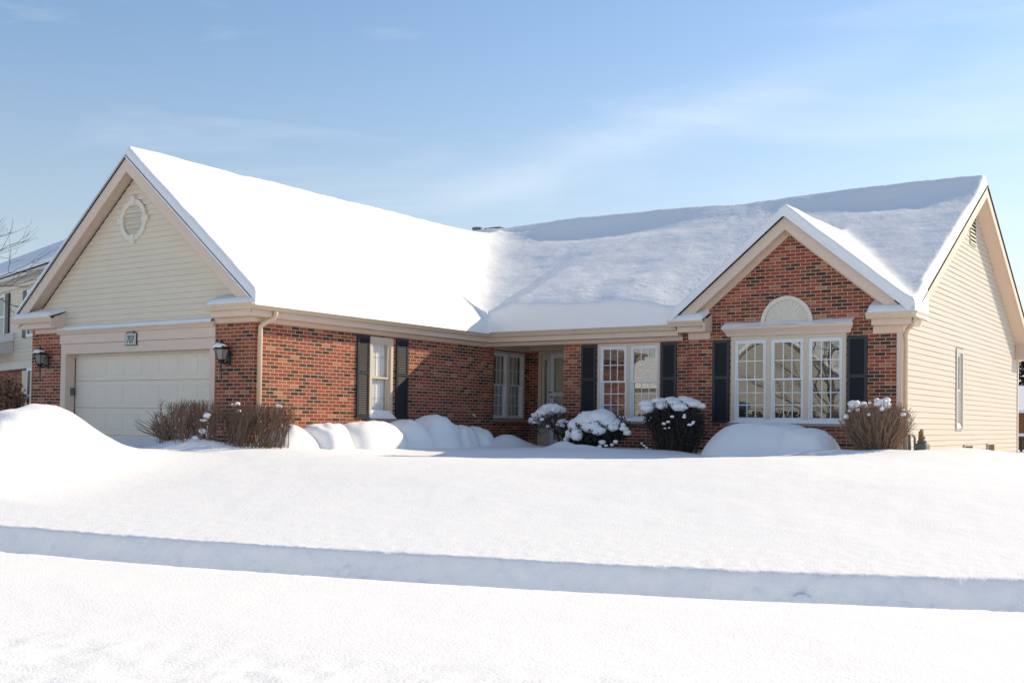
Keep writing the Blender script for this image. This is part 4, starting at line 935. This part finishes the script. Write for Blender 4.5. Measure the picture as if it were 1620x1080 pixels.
for x, y, z, rx, ry, rz in ((3.62, -1.32, 0.02, 0.36, 0.38, 0.20), (3.85, -1.30, 0.08, 0.30, 0.36, 0.17), (3.40, -1.36, -0.08, 0.24, 0.32, 0.16), (4.08, -1.34, 0.0, 0.24, 0.30, 0.12), (3.78, -1.60, -0.10, 0.24, 0.18, 0.13), (3.98, -1.66, -0.17, 0.18, 0.13, 0.09), (3.52, -1.72, -0.26, 0.13, 0.12, 0.12), (4.22, -1.50, -0.10, 0.12, 0.12, 0.08), (3.24, -1.5, -0.24, 0.10, 0.12, 0.10)):
    mb = MB(); mb.blob((x, y, z), (rx, ry, rz), x*5, 0.22, 18, 12, 1.8); mb.build('snow_clump', 'softsnow', s, smooth=True)
caps(s, [(4.10, -1.7, -0.40), (4.18, -1.68, -0.46), (4.30, -1.66, -0.44), (4.36, -1.62, -0.38), (4.05, -1.7, -0.48), (3.12, -1.45, -0.36), (3.15, -1.45, -0.30), (4.45, -1.45, -0.12), (4.5, -1.4, -0.2), (4.4, -1.4, -0.05)], 0.04, 0.085, 40)
# tall dark clipped shrub between the windows
gb = gz1(5.42, -1.2)
s = shr('dark_shrub', (5.42, -1.2, gb), 'tall dark clipped shrub with a flat lumpy snow top between two windows')
mb = MB()
def top3(fx, fy): return (5.40+fx*0.62, -1.2+fy*0.45, 0.42+rnd.uniform(-0.45, 0.05)-0.12*fx*fx)
fan_shrub(mb, (5.45, -1.2, gb), 190, top3, 0.42, 0.011, 4, 0.16)
leafy(mb, (5.42, -1.2, 0.10), (0.64, 0.46, 0.34), 5200, 0.025, 0.05, 0.35); leafy(mb, (5.75, -1.2, -0.15), (0.34, 0.4, 0.34), 1500, 0.025, 0.05, 0.3)
mb.build('branches', 'dark_twig', s)
mb = MB()
for x, y, z, r in ((4.92, -1.35, 0.36, 0.15), (5.02, -1.55, 0.28, 0.12), (5.15, -1.3, 0.42, 0.13), (5.30, -1.5, 0.33, 0.11), (5.36, -1.2, 0.44, 0.12), (5.5, -1.4, 0.39, 0.12), (5.58, -1.15, 0.46, 0.11), (5.68, -1.5, 0.31, 0.13), (5.74, -1.2, 0.42, 0.14), (5.88, -1.3, 0.38, 0.12), (5.2, -1.05, 0.42, 0.12), (5.95, -1.15, 0.34, 0.09)):
    mb = MB(); mb.blob((x, y, z), (r*1.15, r*1.25, r*0.62), x*9, 0.35, 16, 10, 2.2); mb.build('snow_clump', 'softsnow', s, smooth=True)
caps(s, [(5.2+rnd.random()*0.85, -1.66, 0.18-rnd.random()*0.3) for k in range(9)]+[(4.98, -1.6, -0.44), (4.92, -1.58, -0.40), (5.03, -1.6, -0.48), (5.45, -1.65, -0.10)], 0.018, 0.042, 60)
# tan round clipped shrub at the corner
gb = gz1(9.4, -1.35)
s = shr('tan_shrub', (9.38, -1.4, gb), 'round clipped tan shrub with snow balls on its tips at the house corner')
mb = MB()
def top4(fx, fy):
    zc = rnd.random()**0.55; rr_ = math.sqrt(max(0.02, 1-((zc-0.52)/0.58)**2))*(0.35+0.65*math.sqrt(rnd.random())); a = math.atan2(fy, fx)
    return (9.38+0.72*rr_*math.cos(a), -1.4+0.55*rr_*math.sin(a), gb+0.12+0.80*zc)
fan_shrub(mb, (9.38, -1.4, gb), 620, top4, 0.34, 0.0066, 5, 0.11); mb.build('branches', 'tan_twig', s)
mb = MB()
pts = []
for k in range(22):
    fx = rnd.uniform(-0.78, 0.80); fy = rnd.uniform(-0.8, 0.3); q = math.sqrt(fx*fx+fy*fy); pts.append((9.38+fx*0.66, -1.4+fy*0.5, gb+0.92-0.44*min(1, q)**2.6+rnd.uniform(-0.04, 0.03)))
caps(s, pts, 0.022, 0.055, 80, 0.8); caps(s, [(9.02, -1.45, 0.36), (9.55, -1.5, 0.36)], 0.09, 0.10, 4.1, 1.0)

# ================================================================== GAS METER, DEBRIS
gm_z = gz1(9.7, 0.25)-0.09
gm = thing('gas_meter', (9.72, 0.25, gm_z), 'grey gas meter with a rusty regulator and pipe loop beside the sunlit siding', 'gas meter')
mb = MB(); mb.box((9.62, 0.10, gm_z+0.02), (9.84, 0.40, gm_z+0.30)); mb.tube([(9.73, 0.25, gm_z+0.28), (9.73, 0.25, gm_z+0.36)], 0.09, 10); mb.build('meter_body', 'greymetal', gm, bevel=0.03)
mb = MB(); mb.tube([(9.55, -0.28, gm_z-0.2), (9.55, -0.28, gm_z+0.40), (9.56, -0.24, gm_z+0.44), (9.60, -0.12, gm_z+0.46), (9.64, -0.02, gm_z+0.45), (9.66, 0.02, gm_z+0.40), (9.66, 0.02, gm_z+0.05)], 0.020, 8); mb.tube([(9.60, -0.10, gm_z-0.2), (9.60, -0.10, gm_z+0.46)], 0.03, 8); mb.build('pipe', 'greymetal', gm, smooth=True)
mb = MB(); mb.tube([(9.72, 0.22, gm_z+0.33), (9.72, 0.22, gm_z+0.50), (9.72, 0.28, gm_z+0.54)], [0.05, 0.045, 0.03], 8); mb.revolve((9.74, 0.20, gm_z+0.40), [(0.03, -0.03), (0.065, -0.015), (0.065, 0.015), (0.03, 0.04)], 10); mb.build('regulator', 'rust', gm)

# ================================================================== TREES
def tree(name, base, h, label, seed, mat='bark', spread=0.5, depth=4, crown=None, cat='tree', group=None, lean=(0, 0), r0=0.16, clear=0.3):
    global rnd
    keep_ = rnd; rnd = random.Random(seed)
    t = thing(name, base, label, cat, group); tk, cw = MB(), MB(); b = Vector(base)
    top = b+Vector((lean[0], lean[1], h*0.55)); tp = branch(tk, b-Vector((0, 0, 0.3)), top, r0, r0*0.55, 0.02, 5, 8); tk.build('trunk', mat, t, smooth=True)
    def grow(p, d, L_, r, k):
        q = p+d*L_; pts = branch(cw, p, q, r, r*0.6, 0.06, 4, 4 if k > 1 else 3)
        if k == 0: return
        for j in range(rnd.choice((3, 4)) if k > 1 else 4):
            i = rnd.choice((2, 3, 4, 4)); nd = (d+Vector((rnd.gauss(0, spread), rnd.gauss(0, spread), rnd.gauss(0.08, spread*0.8)))).normalized()
            grow(Vector(pts[i]), nd, L_*rnd.uniform(0.55, 0.8), r*0.55, k-1)
    for j in range(9):
        f = clear+(1-clear)*j/8; p = tp[0].lerp(tp[-1], f); a = j*2.4+rnd.random(); u = 0.25+0.9*f if j < 8 else 3
        grow(p, Vector((math.cos(a), math.sin(a), u)).normalized(), h*0.26*(1.25-0.4*f), r0*0.42, depth)
    cw.build('crown', mat, t); rnd = keep_; return t
tree('bare_tree', (-13.6, -8.0, -1.0), 8.4, 'bare tree whose thin twigs reach in before the neighbouring roof', 5, spread=0.42, depth=4, r0=0.12)

# ================================================================== NEIGHBOURING HOUSE
ang = math.radians(16); nu = Vector((-math.cos(ang), math.sin(ang), 0)); nn = Vector((-math.sin(ang), -math.cos(ang), 0)); NP = Vector((-15.55, -1.49, 0))
class NF:
    def p(s, u, v, z): q = NP+nu*u+nn*v; return (q.x, q.y, z)
    def box(s, mb, u0, u1, v0, v1, z0, z1): mb.prism([s.p(u0, v0, z0), s.p(u1, v0, z0), s.p(u1, v1, z0), s.p(u0, v1, z0)], [s.p(u0, v0, z1), s.p(u1, v0, z1), s.p(u1, v1, z1), s.p(u0, v1, z1)])
    def prism(s, mb, uz, v0, v1): mb.prism([s.p(u, v0, z) for u, z in uz], [s.p(u, v1, z) for u, z in uz])
    def ext(s, mb, vz, u0, u1): mb.prism([s.p(u0, v, z) for v, z in vz], [s.p(u1, v, z) for v, z in vz])
N = NF()
nh = thing('neighbor_house', (NP.x, NP.y, -1.1), 'two storey cream house with dark shutters and snowy roof behind the garage', 'house')
mb = MB(); N.box(mb, -6, 13, -3.7, -0.25, -1.2, 1.5); mb.build('brick_wall', 'brick', nh)
mb = MB(); z = 1.70; N.box(mb, -6, 13, -3.7, -0.03, 1.45, 4.30)
while z < 4.2:
    mb.poly([N.p(-6, 0.0, z), N.p(13, 0.0, z), N.p(13, -0.02, z+0.125), N.p(-6, -0.02, z+0.125)]); mb.poly([N.p(-6, -0.03, z), N.p(13, -0.03, z), N.p(13, 0.0, z), N.p(-6, 0.0, z)]); z += 0.125
mb.build('siding_wall', 'garage_siding', nh)
mb = MB(); N.box(mb, -6, 13, -0.2, 0.05, 1.42, 1.66); N.box(mb, -6, 13, -0.02, 0.06, 4.0, 4.22); mb.build('band_board', 'fan', nh)
mb = MB(); N.ext(mb, [(0.0, 4.2), (0.40, 4.2), (0.40, 4.33), (0.0, 4.36)], -6.2, 13.2); mb.build('fascia_board', 'fan', nh)
mb = MB(); N.ext(mb, [(0.45, 4.30), (-1.8, 5.74), (-4.1, 4.30)], -6.3, 13.3); nr = mb.build('roof', 'shingle', nh)
mb = MB(); N.ext(mb, [(0.44, 4.33), (0.41, 4.46), (0.25, 4.62), (-1.6, 5.83), (-1.8, 5.91), (-2.0, 5.83), (-4.05, 4.5), (-4.1, 4.32), (-1.8, 5.745)], -6.25, 13.25); mb.build('roof_snow', 'softsnow', nr)
def nwin(u0, u1, z0, z1, sh=True):
    mb = MB(); c = 0.09; N.box(mb, u0, u0+c, 0, 0.05, z0, z1); N.box(mb, u1-c, u1, 0, 0.05, z0, z1); N.box(mb, u0+c, u1-c, 0, 0.05, z0, z0+c); N.box(mb, u0+c, u1-c, 0, 0.05, z1-c, z1); N.box(mb, u0+c, u1-c, 0.0, 0.045, (z0+z1)/2-0.03, (z0+z1)/2+0.03)
    w = mb.build('window', 'vinyl', nh); mb = MB(); mb.poly([N.p(u0+c, 0.012, z0+c), N.p(u1-c, 0.012, z0+c), N.p(u1-c, 0.012, z1-c), N.p(u0+c, 0.012, z1-c)]); mb.build('pane', 'npane', w)
    if sh:
        for a, b in ((u0-0.42, u0-0.02), (u1+0.02, u1+0.42)): mb = MB(); N.box(mb, a, b, 0.001, 0.05, z0, z1); mb.build('shutter', 'shutter', nh)
def npane():
    m, nt, b = newmat('dark_pane'); b.inputs['Base Color'].default_value = (0.05, 0.06, 0.07, 1); b.inputs['Roughness'].default_value = 0.05; b.inputs['Specular IOR Level'].default_value = 0.9; return m
M['npane'] = npane()
nwin(3.72, 4.7, 2.45, 3.92); nwin(-0.35, 1.28, 2.38, 3.86); nwin(0.45, 1.1, -0.3, 1.42, False)
mb = MB(); N.ext(mb, [(0.0, 2.35), (1.5, 1.98), (1.5, 1.82), (0.0, 1.95)], 2.8, 7.5); pr2 = mb.build('porch_roof', 'fan', nh)
mb = MB(); N.ext(mb, [(0.0, 2.62), (1.3, 2.28), (1.5, 2.12), (1.52, 1.985), (0.0, 2.355)], 2.75, 7.55); mb.build('porch_snow', 'softsnow', pr2)
mb = MB(); N.box(mb, 1.9, 2.5, -0.24, -0.2, -0.3, 1.42); mb.build('window', 'npane', nh)
q = N.p(0.75, 0.75, -1.0)
s = shr('reddish_shrub', q, 'reddish brown leafy shrub against the brick of the neighbouring house')
mb = MB(); leafy(mb, (q[0], q[1], 0.05), (0.85, 0.6, 1.15), 4200, 0.06, 0.11, 0.2)
for k in range(60): branch(mb, (q[0]+rnd.uniform(-.3, .3), q[1]+rnd.uniform(-.3, .3), -1.1), (q[0]+rnd.uniform(-.7, .7), q[1]+rnd.uniform(-.5, .5), rnd.uniform(-0.1, 1.1)), 0.025, 0.008, 0.08, 4, 3)
mb.build('foliage', 'red_leaf', s)

# ================================================================== BEHIND THE HOUSE, AT ITS RIGHT SHOULDER
fh = thing('far_house', (8.2, 36.0, -1.2), 'small orange brick house far beyond the siding, under snowy roof', 'house')
mb = MB(); mb.box((3.0, 36.0, -1.3), (12.0, 44.0, 0.75)); mb.build('brick_wall', 'orange', fh)
mb = MB(); mb.prism([(2.6, 35.5, 0.72), (12.4, 35.5, 0.72), (12.4, 40, 2.0), (2.6, 40, 2.0)], [(2.6, 35.5, 0.85), (12.4, 35.5, 0.85), (12.4, 40, 2.15), (2.6, 40, 2.15)]); mb.prism([(2.6, 44.5, 0.72), (12.4, 44.5, 0.72), (12.4, 40, 2.0), (2.6, 40, 2.0)], [(2.6, 44.5, 0.85), (12.4, 44.5, 0.85), (12.4, 40, 2.15), (2.6, 40, 2.15)]); mb.build('roof_snow', 'softsnow', fh)
mb = MB(); mb.box((7.0, 35.96, -0.8), (8.2, 36.0, 0.4)); mb.build('window', 'npane', fh)
fe = thing('back_fence', (9.0, 24.0, -1.0), 'dark picket fence with snow on top behind the yard', 'fence')
mb = MB(); x = 4.0
while x < 14: mb.box((x, 24.0, -1.1), (x+0.09, 24.02, -0.25)); x += 0.16
mb.box((4.0, 24.02, -0.95), (14.0, 24.06, -0.87)); mb.box((4.0, 24.02, -0.45), (14.0, 24.06, -0.37)); mb.build('pickets', 'fence', fe)
mb = MB(); mb.blob((9.0, 24.02, -0.25), (5.0, 0.07, 0.06), 3, 0.1, 16, 6); mb.build('snow_cap', 'softsnow', fe, smooth=True)
def conifer(base, h, r, label, seed):
    global rnd
    k_ = rnd; rnd = random.Random(seed); t = thing('evergreen_tree', base, label, 'tree', 'evergreens behind the house')
    b = Vector(base); mb = MB(); mb.tube([b-Vector((0, 0, .3)), b+Vector((0, 0, h))], [0.22, 0.03], 6); mb.build('trunk', 'bark', t)
    mb = MB()
    for i in range(3400):
        f = rnd.random()**0.75; rr_ = r*(1-f)*(0.35+0.65*rnd.random()); a = rnd.random()*6.283; p = b+Vector((math.cos(a)*rr_, math.sin(a)*rr_, 0.3+f*h*0.97-0.25*rr_)); d = Vector((math.cos(a), math.sin(a), rnd.uniform(-.7, .1)))*rnd.uniform(.25, .5); w = Vector((-math.sin(a), math.cos(a), rnd.uniform(-.3, .3)))*0.09
        mb.poly([p-w, p+d, p+w, p-d*0.3])
    mb.build('crown', 'leaf', t); rnd = k_
conifer((4.2, 47.0, -1.2), 7.2, 2.6, 'blue grey evergreen just beyond the siding corner, behind the orange house', 3); conifer((8.6, 50.0, -1.2), 7.0, 2.8, 'evergreen farther out past the orange house', 4)

# ================================================================== ACROSS THE STREET (seen in the panes)
ah = thing('opposite_house', (-15.0, -58.0, -2.0), 'sunlit cream gabled house across the street, mirrored in the triple window panes', 'house')
mb = MB(); mb.prism([(-21, -58, -2), (-9.5, -58, -2), (-9.5, -58, 3.2), (-15.2, -58, 7.0), (-21, -58, 3.2)], [(-21, -66, -2), (-9.5, -66, -2), (-9.5, -66, 3.2), (-15.2, -66, 7.0), (-21, -66, 3.2)]); mb.prism([(-40, -60, -2), (-21, -60, -2), (-21, -60, 3.0), (-40, -60, 3.0)], [(-40, -68, -2), (-21, -68, -2), (-21, -68, 3.0), (-40, -68, 3.0)]); mb.build('siding_wall', 'opposite', ah)
mb = MB()
for a, b in ((-21.5, -9.0),):
    for xe in (a, b): mb.prism([(-15.2, -57.5, 7.05), (xe, -57.5, 2.9), (xe, -66.5, 2.9), (-15.2, -66.5, 7.05)], [(-15.2, -57.5, 7.4), (xe, -57.5, 3.2), (xe, -66.5, 3.2), (-15.2, -66.5, 7.4)])
mb.prism([(-40.5, -59.5, 2.9), (-21, -59.5, 2.9), (-21, -64, 5.4), (-40.5, -64, 5.4)], [(-40.5, -59.5, 3.2), (-21, -59.5, 3.2), (-21, -64, 5.7), (-40.5, -64, 5.7)]); mb.build('roof_snow', 'softsnow', ah)
mb = MB(); mb.box((-19.6, -57.95, -2), (-14.6, -57.9, 0.4)); mb.build('garage_door', 'vinyl', ah)
for a in (-13.2, -11.4): mb = MB(); mb.box((a, -57.96, -0.6), (a+1.0, -57.92, 1.0)); mb.build('window', 'npane', ah)
tree('street_tree', (-0.9, -27.5, -1.7), 7.5, 'bare street tree mirrored in the last panes of the triple window', 21, spread=0.45, depth=3, r0=0.14)
hg = thing('street_hedge', (-16.0, -53.0, -2.0), 'dark hedge across the street mirrored low in the triple window panes', 'hedge')
mb = MB(); leafy(mb, (-17.0, -53.0, -0.4), (10.0, 1.0, 1.5), 6000, 0.25, 0.4, 0.1); mb.build('foliage', 'leaf', hg)
